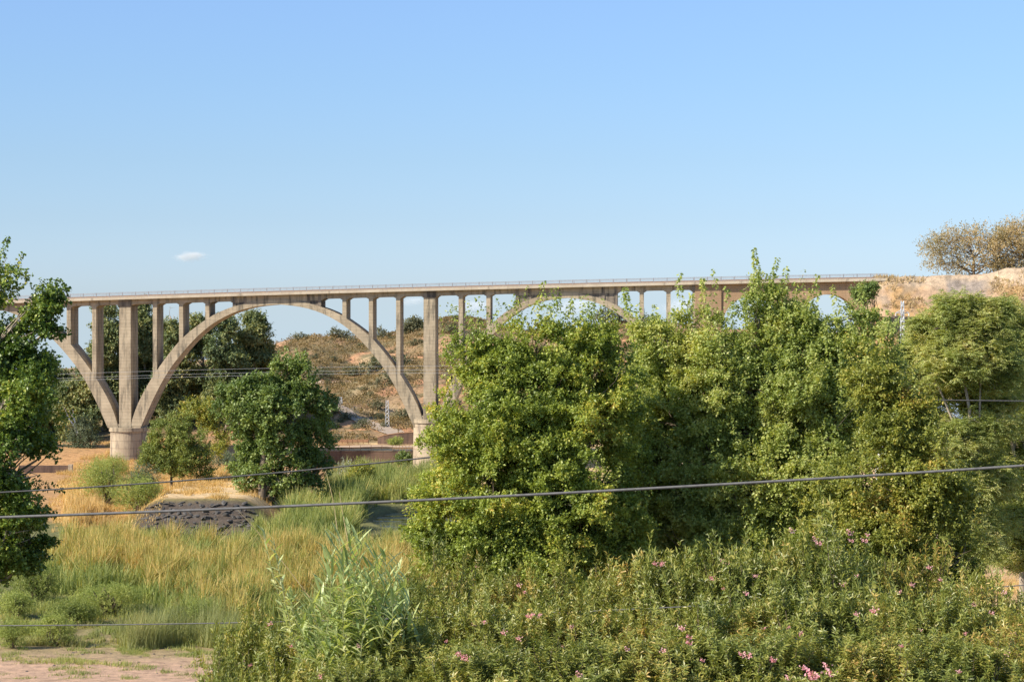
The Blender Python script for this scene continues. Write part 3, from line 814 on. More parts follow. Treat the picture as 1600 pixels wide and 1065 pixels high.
def ex1(g, r):
    feather(g, r, L1, 230, .105, .064, .20)
    for (x0, y0, x1, y1, n) in [(790, 520, 742, 462, 70), (775, 530, 715, 508, 40), (800, 500, 812, 462, 90), (830, 500, 845, 455, 90), (845, 480, 850, 438, 50), (880, 520, 868, 462, 150), (885, 510, 893, 468, 140),
            (900, 530, 905, 500, 90), (935, 560, 925, 515, 80), (955, 560, 970, 520, 80), (750, 560, 700, 540, 70), (730, 600, 690, 585, 60), (720, 560, 690, 530, 40), (760, 520, 725, 487, 45),
            (700, 650, 665, 640, 50), (690, 640, 672, 655, 40), (812, 520, 790, 470, 80), (980, 600, 1000, 560, 70)]:
        shoot(g, at(x0, y0, Y1), at(x1, y1, Y1 - .3), r, n, .115, .07, .28)
    # strays hanging in front of the pier
    P = np.array([at(705 + dx, 484 + dy, Y1) for dx, dy in r.normal(size=(34, 2)) * [6, 4]]); V, Q = twig_leaves(P, rand_dirs(34, r), r, 1, .1, .12, .06); g.add(V, Q)
tree('bushy_tree', 'broad bushy yellow-green tree in the centre in front of the second arch', 'tree', (at(850, 900, Y1)[0], Y1 + .5, terrain(1.2, Y1) - .2), at(840, 560, Y1), L1, 46000, 12,
     M['leaf_elm'], M['bark'], r, .28, .115, .074, .24, .3, .38, .9, 2.1, extra=ex1, per_lobe=6, seed=3, clump=.30, cn=24)

r = np.random.default_rng(22)
Y2 = 88.0
L2 = px_lobes(Y2, [(1035, 580, 46, 55), (1100, 560, 50, 50), (1178, 575, 48, 50), (1252, 570, 50, 42), (1320, 572, 52, 46), (1040, 660, 62, 70), (1130, 640, 85, 75, -.6), (1230, 630, 85, 75, -.8),
    (1330, 650, 75, 70, -.5), (1060, 760, 70, 70, -.4), (1150, 750, 85, 75, -1.2), (1260, 750, 90, 75, -1.4), (1090, 850, 75, 60, -1), (1200, 850, 85, 60, -1.8), (1390, 640, 45, 50, .3),
    (1190, 482, 24, 44, 0, .7), (1226, 486, 24, 38, .2, .6), (1262, 500, 24, 30, .2, .5), (1218, 510, 42, 30, .4, .8), (1285, 522, 26, 26, .4, .4), (1340, 500, 16, 22, .4, .35), (1240, 490, 18, 34, .3, .4), (1350, 512, 30, 24, .4, .6), (1078, 492, 26, 34, 0, .6), (1100, 520, 30, 26, 0, .5), (1015, 530, 24, 34, 0, .6), (1140, 545, 26, 22, 0, .5),
    (1000, 505, 20, 34, 0, .5), (985, 700, 40, 60, .6), (990, 800, 50, 60, .6), (1010, 870, 60, 45, .2), (1110, 590, 50, 50, -.8), (1050, 700, 70, 70, 1.8), (1010, 620, 50, 60, 1.2), (1150, 700, 90, 80, 1.8), (1270, 690, 90, 80, 1.8), (1210, 518, 45, 34, 0, .6), (1300, 552, 46, 26, 0, .6), (1252, 530, 24, 30, .4, .4), (1370, 560, 40, 34, .6, .6), (1060, 520, 26, 24, 0, .4), (1180, 600, 60, 50, 1.5), (1330, 600, 60, 50, 1.5), (1280, 800, 90, 70, 1.5), (1000, 800, 60, 50, 2.2), (980, 730, 50, 50, 2.4), (1120, 820, 90, 70, 1.5)])
def ex2(g, r):
    feather(g, r, [l for l in L2 if l[0][2] < at(0, 548, Y2)[2]], 330, .12, .075, .22, (.6, 1.35), 46)
    for (x0, y0, x1, y1, n, w) in [(1003, 570, 976, 447, 460, .36), (1015, 560, 1000, 470, 170, .3), (1040, 560, 1023, 475, 160, .3), (1075, 530, 1062, 425, 220, .26), (1095, 520, 1098, 432, 220, .26), (1112, 470, 1114, 420, 60, .14),
            (1188, 520, 1178, 386, 330, .26), (1195, 480, 1215, 402, 230, .24), (1225, 480, 1228, 415, 110, .22), (1150, 520, 1135, 445, 110, .24), (1250, 480, 1256, 420, 60, .22), (1275, 480, 1277, 428, 60, .2),
            (1310, 500, 1300, 445, 100, .24), (1350, 490, 1345, 440, 110, .25), (1380, 520, 1385, 480, 80, .25), (1045, 560, 1030, 520, 90, .25), (1360, 530, 1390, 500, 80, .3),
            (1070, 640, 1010, 620, 160, .26), (1055, 720, 1010, 640, 200, .28), (1170, 600, 1160, 470, 260, .3), (1115, 640, 1090, 520, 260, .3), (1235, 600, 1222, 470, 240, .3), (1020, 640, 985, 560, 160, .26),
            (1300, 620, 1290, 500, 200, .3), (1200, 700, 1190, 590, 220, .3), (1130, 720, 1112, 640, 200, .3), (1260, 560, 1268, 450, 200, .28), (1140, 530, 1146, 470, 120, .26), (1275, 510, 1282, 452, 90, .22), (1205, 500, 1206, 440, 160, .28), (1170, 500, 1184, 430, 160, .28), (1085, 520, 1080, 460, 140, .26), (1390, 540, 1400, 500, 100, .3), (1240, 500, 1244, 440, 120, .24)]:
        shoot(g, at(x0, y0, Y2 - 1.2 * (y0 > 550)), at(x1, y1, Y2 - .4 - 1.2 * (y1 > 480)), r, n, .135, .085, w)
tree('upright_tree', 'tallest yellow-green tree right of centre with long upright leafy shoots against the sky', 'tree', (at(1190, 900, Y2)[0], Y2 + .5, terrain(9, Y2) - .2), at(1190, 520, Y2), L2, 56000, 12,
     M['leaf_shoot'], M['bark'], r, .3, .12, .076, .30, .75, .38, .85, 2.1, extra=ex2, per_lobe=7, seed=5, clump=.30, cn=24)

r = np.random.default_rng(23)
Y3 = 79.0
L3 = px_lobes(Y3, [(1400, 690, 70, 60, .6), (1330, 780, 75, 60), (1420, 770, 80, 65), (1480, 790, 48, 55, .4), (1370, 860, 85, 60, -.8), (1460, 860, 70, 60, -.4), (1300, 860, 60, 55, -.6), (1505, 870, 36, 48), (1400, 930, 90, 50, -1), (1490, 930, 60, 45, -.6), (1370, 600, 55, 45, 1.2), (1425, 640, 45, 35, 1.0)])
def ex3(g, r):
    feather(g, r, L3, 130, .10, .06, .20)
    for (x0, y0, x1, y1, n, w) in [(1500, 860, 1548, 905, 90, .3), (1500, 830, 1535, 850, 80, .3), (1480, 760, 1515, 790, 80, .3), (1440, 700, 1480, 705, 80, .3), (1400, 600, 1430, 570, 70, .3)]:
        shoot(g, at(x0, y0, Y3), at(x1, y1, Y3), r, n, .1, .06, w)
tree('yellowing_tree', 'lower tree on the right with yellowing olive leaves in front of the slender trees', 'tree', (at(1420, 900, Y3)[0], Y3 + .5, terrain(14, Y3) - .2), at(1400, 720, Y3), L3, 22000, 12,
     M['leaf_olive'], M['bark'], r, .25, .115, .066, .24, .25, .38, .9, 2.1, extra=ex3, per_lobe=6, seed=8, clump=.28, cn=24)

# frond trees (right edge)
def frond_tree(name, label, base, trunks, whorls, r, mat, L=.75, group=None, dens=9):
    base = np.asarray(base, float); root = thing(name, label, 'tree', base, group)
    g = Geo()
    for (pts, r0) in trunks: g.tube(np.array(pts), np.linspace(r0, r0 * .3, len(pts)), 7)
    tips = []
    for (c, rad, n) in whorls:
        P, O = lobe_points([(c, np.array(rad) * 1.12)], int(n * 2.1), r, 1.9, .25, .5, 4)
        # limb to each cluster
        tr = min(trunks, key=lambda t: min(np.linalg.norm(np.asarray(q) - c) for q in t[0]))
        q0 = min(tr[0], key=lambda q: np.linalg.norm(np.asarray(q) - (c - np.array([0, 0, 1.2]))))
        g.tube(curve_pts(q0, c, r, 6, .07), np.linspace(.075, .03, 6), 5)
        for p in P[::4]: g.tube(curve_pts(c, p, r, 4, .05), np.linspace(.03, .012, 4), 4)
        tips += list(P)
    g.build('trunk', M['bark_pale'], root, base, True)
    P = np.array(tips); n = len(P); nf = dens
    az = r.uniform(0, 2 * math.pi, n * nf); idx = np.repeat(np.arange(n), nf)
    el = r.uniform(-.45, 1.15, n * nf)
    d = np.stack([np.cos(az) * np.cos(el), np.sin(az) * np.cos(el), np.sin(el)], -1)
    ln = L * r.uniform(.6, 1.15, n * nf)
    npair = 7
    t = np.linspace(.2, 1, npair)
    base_ = P[idx][:, None, :] + d[:, None, :] * (t[None, :, None] * ln[:, None, None]) + np.array([0, 0, -1.0]) * (t ** 2 * .30)[None, :, None] * ln[:, None, None]
    side = norm(np.cross(d, np.array([0, 0, 1.0])))
    g2 = Geo()
    for sg in (-1, 1):
        dd = norm((side * sg)[:, None, :].repeat(npair, 1).reshape(-1, 3) + d[:, None, :].repeat(npair, 1).reshape(-1, 3) * .55 + np.array([0, 0, -.45]) + r.normal(size=(n * nf * npair, 3)) * .18)
        nr = norm(np.array([0, 0, 1.0]) + r.normal(size=(n * nf * npair, 3)) * .35)
        s = r.uniform(.7, 1.2, n * nf * npair) * np.tile(1.15 - .45 * t, n * nf)
        V, Q = leaf_quads(base_.reshape(-1, 3), dd, nr, .20 * s * L / .75, .075 * s * L / .75); g2.add(V, Q)
    g2.build('crown', mat, root, base)
    return root
r = np.random.default_rng(31)
YA = 128.0
def A_(px, py, d=0): return at(px, py, YA + d)
bA = np.array([A_(1508, 1000)[0], YA, terrain(26, YA) - .3])
def wl_(rows_): return [(at(a, b, YA + d), (rx / F * YA, (rx + ry) / 2 / F * YA * .9, ry / F * YA), n) for (a, b, rx, ry, n, d) in rows_]
frond_tree('frond_tree', 'slender pale-trunked tree with layered feathery fronds under the embankment', bA,
    [([bA, A_(1506, 850), A_(1512, 740), A_(1515, 640), A_(1500, 560), A_(1498, 500)], .16), ([A_(1506, 800), A_(1530, 700), A_(1532, 600), A_(1545, 530)], .10), ([A_(1510, 760), A_(1490, 660), A_(1465, 600), A_(1450, 570)], .09)],
    wl_([(1500, 478, 45, 20, 46, 0), (1480, 505, 60, 22, 56, .5), (1475, 545, 50, 28, 65, 0), (1530, 530, 50, 28, 60, 0), (1500, 570, 60, 28, 60, -1), (1440, 585, 50, 28, 60, .5), (1550, 585, 50, 30, 55, .5),
         (1490, 690, 50, 32, 60, -1), (1540, 665, 45, 26, 40, 0), (1455, 670, 38, 26, 36, 1), (1500, 770, 60, 34, 70, -1), (1545, 740, 50, 34, 55, 0), (1525, 830, 50, 34, 70, -.5), (1450, 740, 40, 34, 40, 1), (1440, 575, 40, 24, 45, 1.5), (1408, 605, 42, 26, 50, 1.5), (1450, 520, 26, 20, 30, 1), (1425, 560, 30, 22, 36, 1), (1530, 500, 40, 22, 50, 0), (1545, 560, 44, 26, 50, 0), (1555, 480, 26, 16, 30, 0), (1440, 640, 50, 26, 50, 1)]), r, M['leaf_ail'])
_r2 = np.random.default_rng(35)
FW = []
for _k in range(60):
    FW.append((_r2.uniform(1440, 1565), _r2.uniform(520, 860), _r2.uniform(26, 46), _r2.uniform(16, 26), 22, _r2.uniform(-1.5, 2)))
YA = 133.0
bD = np.array([A_(1475, 1000)[0], YA, terrain(24.5, YA) - .3])
frond_tree('frond_tree', 'leaning feathery tree mixed between the slender ones, behind the yellowing tree', bD, [([bD, A_(1470, 860), A_(1455, 740), A_(1450, 640), A_(1440, 570)], .13), ([A_(1462, 790), A_(1490, 700), A_(1520, 640), A_(1535, 590)], .09)],
    wl_([q for q in FW if not (612 < q[1] < 652 and 1460 < q[0] < 1500)]), r, M['leaf_ail'])
YA = 140.0
bB = np.array([A_(1650, 1000)[0], YA, terrain(33, YA) - .3])
frond_tree('frond_tree', 'feathery tree at the right edge of the picture with brown stems', bB,
    [([bB, A_(1625, 860), A_(1590, 740), A_(1572, 640), A_(1580, 560), A_(1575, 510)], .17), ([A_(1625, 860), A_(1615, 740), A_(1618, 640), A_(1620, 520)], .14)],
    wl_([(1578, 490, 36, 20, 40, 0), (1600, 520, 48, 26, 55, 0), (1570, 560, 44, 28, 50, 0), (1620, 580, 50, 34, 55, 0), (1590, 665, 48, 30, 50, 0), (1580, 730, 45, 32, 50, 0), (1615, 780, 45, 40, 50, 0), (1580, 810, 50, 36, 66, 0), (1620, 850, 50, 30, 50, 0), (1600, 690, 40, 40, 30, 1), (1650, 680, 50, 120, 70, 1), (1560, 850, 40, 26, 50, 0), (1595, 870, 40, 22, 50, -1), (1570, 635, 34, 18, 30, 1), (1600, 620, 34, 20, 30, 1), (1560, 700, 34, 24, 34, 1), (1610, 720, 34, 34, 40, 1), (1565, 770, 34, 30, 40, 1), (1600, 830, 40, 30, 44, -1)]), r, M['leaf_ail'])
YA = 112.0
bC = np.array([A_(1462, 1000)[0], YA, terrain(21, YA) - .3])
frond_tree('frond_tree', 'short feathery tree sprouting in front of the slender pale-trunked trees', bC,
    [([bC, A_(1466, 850), A_(1462, 780), A_(1452, 720)], .10)],
    wl_([(1450, 715, 40, 24, 40, 0), (1425, 745, 34, 26, 34, 0), (1480, 760, 40, 28, 40, 0), (1500, 830, 40, 30, 44, 0), (1530, 855, 30, 22, 26, 0)]), r, M['leaf_ail'], L=.62)

r = np.random.default_rng(38)
YF = 152.0
LF = px_lobes(YF, [(1420, 560, 40, 30), (1450, 590, 40, 30), (1500, 540, 50, 34), (1560, 530, 46, 36), (1610, 540, 46, 50), (1520, 585, 60, 30), (1590, 600, 50, 34), (1430, 650, 36, 40), (1560, 650, 40, 30), (1620, 660, 50, 60),
    (1470, 715, 50, 34), (1530, 720, 50, 40), (1590, 740, 50, 44), (1470, 790, 50, 40), (1540, 800, 54, 44), (1610, 810, 50, 50), (1560, 850, 40, 26), (1620, 850, 44, 30), (1400, 610, 36, 34)])
tree('leafy_tree', 'bright green leafy tree filling the right edge behind the feathery fronds', 'tree', (at(1590, 900, YF)[0], YF, terrain(34, YF) - .2), at(1560, 600, YF), LF, 17000, 11,
     M['leaf_shoot'], M['bark_pale'], r, .3, .17, .10, .36, .4, .36, .6, 2.1, per_lobe=5, seed=39, clump=.5, cn=22)
# ------------------------------------------------------------------ left edge poplar
r = np.random.default_rng(41)
Y0 = 108.0
L0 = px_lobes(Y0, [(0, 420, 26, 32, 0, .7), (-25, 455, 30, 22), (66, 482, 30, 24, 0, .9), (30, 528, 55, 30), (78, 500, 28, 34, 0, .8), (70, 460, 20, 14, 0, .4), (-40, 560, 80, 60), (50, 580, 45, 45), (-30, 640, 85, 70, -1), (60, 650, 42, 52),
    (-20, 720, 85, 70, -1), (55, 720, 42, 45, .3), (-30, 800, 85, 70, -.5), (50, 790, 46, 45), (-20, 870, 70, 45), (40, 850, 36, 40), (25, 890, 30, 24), (20, 610, 50, 40, -1.8), (15, 690, 50, 40, -2.2), (30, 750, 45, 35, -1.8), (20, 830, 45, 40, -1.5)])
def ex0(g, r):
    for (x0, y0, x1, y1, n, w) in [(0, 440, 12, 368, 170, .3), (0, 460, 38, 394, 130, .26), (5, 470, 45, 434, 120, .24), (60, 480, 95, 434, 70, .2), (70, 480, 100, 440, 60, .2), (80, 500, 105, 470, 80, .25), (85, 520, 112, 520, 60, .25), (60, 460, 80, 436, 60, .22),
            (40, 640, 98, 700, 130, .3), (40, 740, 100, 765, 130, .3), (60, 600, 105, 605, 110, .3), (60, 690, 90, 720, 90, .3), (30, 860, 62, 885, 70, .3), (50, 800, 86, 800, 90, .3), (0, 890, 10, 915, 60, .3)]:
        shoot(g, at(x0, y0, Y0), at(x1, y1, Y0), r, n, .16, .13, w * 1.3)
tree('poplar_tree', 'tall dark-green poplar cut by the left edge of the picture', 'tree', (at(-70, 900, Y0)[0], Y0, terrain(-26, Y0) - .3), at(-15, 470, Y0), L0, 13000, 12,
     M['leaf_poplar'], M['bark_pale'], r, .45, .155, .13, .30, .25, .42, .55, 2.3, extra=ex0, per_lobe=6, seed=11, clump=.6, cn=40)

# ------------------------------------------------------------------ middle distance trees
r = np.random.default_rng(51)
YM = 318.0
LM = px_lobes(YM, [(447, 572, 22, 26), (432, 600, 34, 32), (470, 592, 28, 30), (392, 618, 30, 28), (362, 628, 24, 26), (350, 615, 12, 14, 0, .5), (410, 645, 50, 36, -2), (465, 640, 40, 40, -1), (500, 632, 20, 22, 1), (372, 662, 32, 32), (345, 650, 14, 18, 0, .6),
    (430, 695, 54, 38, -2), (485, 690, 28, 36, 1), (388, 712, 30, 28), (418, 748, 42, 28, -1), (468, 738, 38, 34), (405, 778, 28, 16), (455, 775, 30, 14), (505, 668, 16, 22, 1), (435, 640, 36, 36, -3.5), (500, 735, 12, 26, 2)])
bM_ = at(403, 818, YM - 3)
def exM(g, r):
    for (x0, y0, x1, y1, n) in [(445, 570, 448, 540, 60), (460, 575, 468, 548, 40), (440, 570, 436, 545, 40), (480, 590, 496, 575, 50), (500, 640, 528, 630, 60), (500, 660, 528, 668, 50), (350, 610, 342, 594, 40), (375, 610, 380, 590, 40), (340, 620, 328, 640, 40), (505, 740, 520, 735, 40), (500, 760, 502, 785, 40)]:
        shoot(g, at(x0, y0, YM), at(x1, y1, YM), r, n, .42, .3, .8)
tree('round_tree', 'dense dark-green tree standing alone before the first big arch', 'tree', bM_, at(425, 640, YM), LM, 7500, 11, M['leaf_mid'], M['bark'], r, .75, .40, .28, .8, .3, .38, .22, 2.3, extra=exM, per_lobe=5, seed=13, clump=.85, cn=22, fork=.18)
r = np.random.default_rng(52)
YS = 338.0
zS = terrain(-51.5, YS)
LS = px_lobes(YS, [(262, 688, 38, 28), (243, 712, 26, 26), (285, 676, 38, 26), (302, 702, 36, 30), (265, 720, 38, 22, -1), (316, 724, 24, 20), (282, 725, 34, 20, -1), (231, 718, 14, 22)])
tree('olive_tree', 'small low rounded olive-green tree on the dry mound beside the first pedestal', 'tree', (at(268, 755, YS)[0], YS, zS - .2), at(270, 700, YS), LS, 3600, 11, M['leaf_small'], M['bark'], r, .24, .30, .16, .8, .3, .40, .35, 2.3, per_lobe=4, clump=.5, cn=16, seed=15, fork=.25)
r = np.random.default_rng(53)
YS2 = 352.0
LS = px_lobes(YS2, [(302, 645, 16, 22), (325, 650, 18, 26), (315, 680, 26, 24), (340, 690, 20, 24), (296, 668, 14, 18)])
def exS(g, r):
    for (x0, y0, x1, y1, n) in [(300, 640, 292, 618, 30), (308, 640, 306, 616, 30), (325, 640, 328, 618, 30), (316, 650, 318, 622, 30), (340, 650, 345, 628, 24)]:
        shoot(g, at(x0, y0, YS2), at(x1, y1, YS2), r, n, .4, .22, .5)
tree('young_tree', 'light yellow-green young tree with pointed shoots behind the small rounded tree', 'tree', (at(312, 735, YS2)[0], YS2, terrain(-49, YS2) - .2), at(314, 660, YS2), LS, 1500, 11, M['leaf_olive'], M['bark'], r, .2, .34, .19, .9, .7, .38, .35, 2.3, extra=exS, per_lobe=4, seed=16)
# eucalyptus grove behind the bridge
GROVE = [ # px centre, top py, half width px, Y, label
    (22, 585, 46, 452, 'dark eucalyptus seen through the left poplar, lowest of the grove'),
    (78, 560, 34, 462, 'eucalyptus behind the half arch at the left, under the first short column'),
    (163, 476, 30, 468, 'tall open eucalyptus showing between the columns left of the first pier'),
    (222, 468, 32, 476, 'olive-gold eucalyptus just right of the first pier'),
    (266, 470, 30, 466, 'eucalyptus with a dense crown behind the columns right of the first pier'),
    (312, 496, 30, 472, 'eucalyptus with a small dark top under the rising first arch'),
    (352, 492, 34, 465, 'brown-green eucalyptus under the crown of the first arch'),
    (396, 486, 30, 474, 'rightmost eucalyptus of the grove, open against the sky and hill'),
    (125, 590, 36, 450, 'lower dark eucalyptus behind the left springing of the first pedestal'),
    (240, 585, 44, 486, 'shaded eucalyptus behind the foot of the first big arch'),
    (300, 580, 46, 488, 'shaded eucalyptus deep in the grove behind the light young tree'),
    (365, 590, 50, 486, 'shaded eucalyptus behind the dense round tree'),
    (185, 560, 40, 490, 'shaded eucalyptus directly behind the first pier')]
for gi, (px, top, hw, Yg, lab) in enumerate(GROVE):
    r = np.random.default_rng(60 + gi)
    zb = float(terrain((px - 800) / F * Yg, Yg)); pb = H0 + (EYE - zb) * F / Yg
    hgt = pb - top; lob = []
    nl = 9; hw *= 1.15
    for k in range(nl):
        f = (k + .5) / nl
        w = hw * (0.9 * math.sin(math.pi * (0.18 + 0.75 * f)) ** .7)
        lob.append((px + r.uniform(-.5, .5) * w, pb - hgt * (.10 + .84 * f), w * r.uniform(.55, .85), hgt * r.uniform(.07, .11), r.uniform(-2, 2)))
        lob.append((px + r.choice([-1, 1]) * w * r.uniform(.35, .7), pb - hgt * (.12 + .78 * f), w * r.uniform(.4, .6), hgt * r.uniform(.05, .09), r.uniform(-3, 3)))
    lob.append((px, top + hgt * .055, hw * .3, hgt * .055))
    LL = px_lobes(Yg, lob)
    tree('eucalyptus_tree', lab, 'tree', ((px - 800) / F * Yg, Yg, zb - .3), at(px, top + hgt * .12, Yg), LL, 5200, 10, M['leaf_euc'], M['bark_pale'], r, .45, .62, .30, 1.0, .0, .36, .16, 2.2, group='eucalyptus grove behind the viaduct', per_lobe=2, droop=.5, seed=70 + gi, fork=.3, clump=1.5, cn=36)
# undergrowth shrub behind the first pedestal with pale dead stems
r = np.random.default_rng(80)
YD = 426.0
LD = px_lobes(YD, [(128, 675, 18, 22), (140, 690, 16, 16), (118, 690, 14, 14)])
def exD(g, r): pass
rt = tree('grey_shrub', 'grey-green shrub with bare white stems behind the left bank', 'shrub', (at(128, 700, YD)[0], YD, terrain(-82, YD) - .2), at(124, 670, YD), LD, 700, 9, M['bush_blue'], M['bark_pale'], r, .2, .4, .14, 1., .3, .3, .3, 2.2, seed=81)
g = Geo()
for (a, b, c, d) in [(100, 636, 120, 680), (108, 640, 122, 678), (113, 640, 121, 676), (103, 648, 118, 672)]: g.tube(curve_pts(at(c, d, YD), at(a, b, YD), r, 6, .04), np.linspace(.12, .04, 6), 5)
g.build('bare_stems', M['white_paint'], rt, rt.location)
# tree on the embankment
for (pc, wid, tp, lab, sd) in [(1522, 92, 346, 'sparse brownish tree standing on top of the earth embankment', 1), (1600, 72, 334, 'taller brownish tree at the right edge on top of the embankment', 2)]:
    r = np.random.default_rng(90 + sd); Yt = 408.0
    bx = (pc - 800) / F * Yt; bz = EYE + (H0 - 434) * Yt / F
    lob = []
    for k in range(16):
        a = -1 + 2 * (k + .5) / 16; rr_ = r.uniform(.72, 1)
        lob.append((pc + wid * .9 * math.sin(a * 1.35) * rr_, 428 - (428 - tp) * (.16 + .66 * rr_ * math.cos(a * 1.2)), wid * r.uniform(.14, .22), wid * r.uniform(.14, .24), r.uniform(-3, 3)))
    lob += [(pc, (tp + 430) / 2 + 6, wid * .78, (430 - tp) * .42, 0, .9), (pc - wid * .3, 415, wid * .4, 16), (pc + wid * .3, 415, wid * .4, 16), (pc - wid * .55, 412, wid * .35, 12), (pc + wid * .55, 412, wid * .35, 12)]
    tree('bare_branched_tree', lab, 'tree', (bx, Yt, bz), at(pc, 400, Yt), px_lobes(Yt, lob), 2500, 7, M['leaf_brown'], M['bark'], r, .32, .34, .18, 1.1, .2, .30, .3, 1.8, per_lobe=8, fork=.12, seed=95 + sd)
# ivy bush hanging at the bridge end
def bush(name, label, c, rad, n, per, mat, r, L, Wd, tl, up=.5, group=None, stems=True, carve=.3, cf=.8, cat='bush', zbase=None, seed=1):
    c = np.asarray(c, float); zb = c[2] - rad[2] * .8 if zbase is None else zbase
    root = thing(name, label, cat, (c[0], c[1], zb), group); o = (c[0], c[1], zb)
    lob = [(c, rad)]
    for k in range(6):
        d = rand_dirs(1, r)[0]; d[2] = abs(d[2]) * .6
        lob.append((c + d * np.array(rad) * .55, tuple(np.array(rad) * r.uniform(.4, .62)), .6))
    g = Geo()
    for k in range(9):
        d = rand_dirs(1, r)[0]; d[2] = abs(d[2]) + .4
        g.tube(curve_pts(np.array(o) - np.array([0, 0, .2]), c + d / np.linalg.norm(d) * np.array(rad) * .75, r, 5, .08), np.linspace(.06, .015, 5) * max(rad), 4)
    g.build('stems', M['bark'], root, o)
    P, O = lobe_points(lob, n, r, 2.3, carve, cf, seed)
    V, Q = twig_leaves(P, O, r, per, tl, L, Wd, up); g = Geo(); g.add(V, Q); g.build('foliage', mat, root, o)
    return root
r = np.random.default_rng(99)
Yi = 388.0
bush('hanging_bush', 'dark green bush growing against the viaduct wall beside the embankment', at(1348, 460, Yi), (19 / F * Yi, 1.8, 16 / F * Yi), 520, 8, M['leaf_mid'], r, .32, .22, .7, .3, carve=.34, zbase=20)
bush('hanging_bush', 'small green bush under the very end of the viaduct deck', at(1364, 450, Yi), (10 / F * Yi, 1.4, 8 / F * Yi), 200, 8, M['leaf_mid'], r, .30, .2, .6, .3, carve=.3, zbase=26)
# ------------------------------------------------------------------ reeds, grass and bushes on the flood plain
def zone_points(pxr, pyr, n, r, zfn=terrain, dens=None):
    "uniform in world over a picture zone"
    ya, yb = rows(0, pyr[1]), rows(0, pyr[0])
    out = []
    while sum(len(o) for o in out) < n:
        Y = r.uniform(ya, yb, n * 2); u = r.uniform(pxr[0] - 800, pxr[1] - 800, n * 2) / F
        X = u * Y; k = r.random(n * 2) < Y / yb
        if dens is not None: k &= r.random(n * 2) < dens(X, Y, u * F + 800, H0 + EYE * F / Y)
        if not k.any(): break
        out.append(np.stack([X[k], Y[k]], -1))
    p = np.vstack(out)[:n]
    return p
def blades(p, r, h, w, lean=.18, seg=2, hv=.35):
    n = len(p); X, Y = p[:, 0], p[:, 1]; z = terrain(X, Y) - .05
    ht = h * r.uniform(1 - hv, 1 + hv, n); a = r.uniform(0, 2 * math.pi, n); ln = np.abs(r.normal(size=n)) * lean * ht
    dx, dy = np.cos(a) * ln + .05 * ht, np.sin(a) * ln
    wa = r.uniform(0, math.pi, n); wx, wy = np.cos(wa) * w / 2, np.sin(wa) * w / 2
    V = []
    for k in range(seg + 1):
        t = k / seg; q = t ** 2; ww = (1 - t * .85)
        cx, cy, cz = X + dx * q, Y + dy * q, z + ht * (t - .12 * q * np.minimum(ln / ht * 3, 1))
        V += [np.stack([cx - wx * ww, cy - wy * ww, cz], -1), np.stack([cx + wx * ww, cy + wy * ww, cz], -1)]
    V = np.stack(V, 1)  # n, 2(seg+1), 3
    m = 2 * (seg + 1); b = np.arange(n)[:, None] * m
    Q = np.stack([np.stack([b[:, 0] + 2 * k, b[:, 0] + 2 * k + 1, b[:, 0] + 2 * k + 3, b[:, 0] + 2 * k + 2], -1) for k in range(seg)], 1).reshape(-1, 4)
    return V.reshape(-1, 3), Q
def inpoly(px, py, poly):
    c = np.zeros(len(px), bool); n = len(poly)
    for i in range(n):
        x0, y0 = poly[i]; x1, y1 = poly[(i + 1) % n]
        k = ((y0 > py) != (y1 > py)) & (px < (x1 - x0) * (py - y0) / (y1 - y0 + 1e-9) + x0); c ^= k
    return c
def reedbed(name, label, poly, n, h, w, mat, r, lean=.18, thr=None, seedn=0, clump=6., cat='reeds', edge=22):
    px0, px1 = min(q[0] for q in poly), max(q[0] for q in poly); py0, py1 = min(q[1] for q in poly), max(q[1] for q in poly)
    def dens(X, Y, px, py):
        jx = (fbm(X / 5, Y / 5, 70 + seedn) - .5) * edge * 3; jy = (fbm(X / 5, Y / 5, 90 + seedn) - .5) * edge * 2
        k = inpoly(px + jx, py + jy, poly).astype(float)
        k *= (1 - river_mask(X, Y)) > .5
        if thr is not None: k *= sstep(thr - .05, thr + .05, fbm(X / clump, Y / clump, 50 + seedn))
        return k
    p = zone_points((px0 - 10, px1 + 10), (max(py0 - 6, 640), py1 + 10), n, r, dens=dens)
    hh = h * (.28 + 1.15 * sstep(.32, .72, fbm(p[:, 0] / 2.2, p[:, 1] / 3.2, 77 + seedn, 3)))
    V, Q = blades(p, r, hh, w, lean)
    g = Geo(); g.add(V, Q); o = g.build(name, mat); tag(o, label, cat, kind='stuff'); return o
r = np.random.default_rng(101)
# golden cattails: band across the middle left. polygons are picture outlines of the reeds' FEET
reedbed('cattail_bed', 'golden brown cattails filling the wet ground on the left', [(85, 868), (180, 862), (260, 868), (330, 880), (400, 876), (440, 880), (640, 878), (700, 930), (470, 960), (440, 985), (330, 985), (290, 950), (200, 915), (90, 905), (70, 885)], 60000, 2.5, .12, M['reed_gold'], r, .3, .43, 1, 4.5)
reedbed('green_reed_bed', 'green reeds mixed through the golden cattails', [(80, 850), (200, 845), (330, 850), (560, 852), (640, 862), (700, 950), (430, 1010), (300, 1000), (230, 930), (100, 930), (70, 900)], 34000, 1.8, .13, M['reed_green'], r, .4, .40, 2, 4.)
reedbed('tall_reed_clump', 'yellow-green reeds at the edge of the sandy clearing', [(182, 1000), (230, 985), (330, 980), (400, 990), (390, 1020), (300, 1008), (200, 1022)], 9000, 1.9, .06, M['grass_soft'], r, .35, .34, 3, edge=16, clump=2.5)
reedbed('soft_grass', 'pale soft green grass mat on the damp ground', [(340, 842), (430, 838), (520, 852), (560, 870), (470, 885), (360, 865)], 26000, .75, .06, M['grass_soft'], r, .4, None, 4)
reedbed('soft_grass', 'pale green grass in front of the orange bank', [(110, 850), (200, 838), (250, 846), (300, 866), (250, 872), (130, 866)], 16000, .9, .06, M['grass_soft'], r, .4, None, 5)
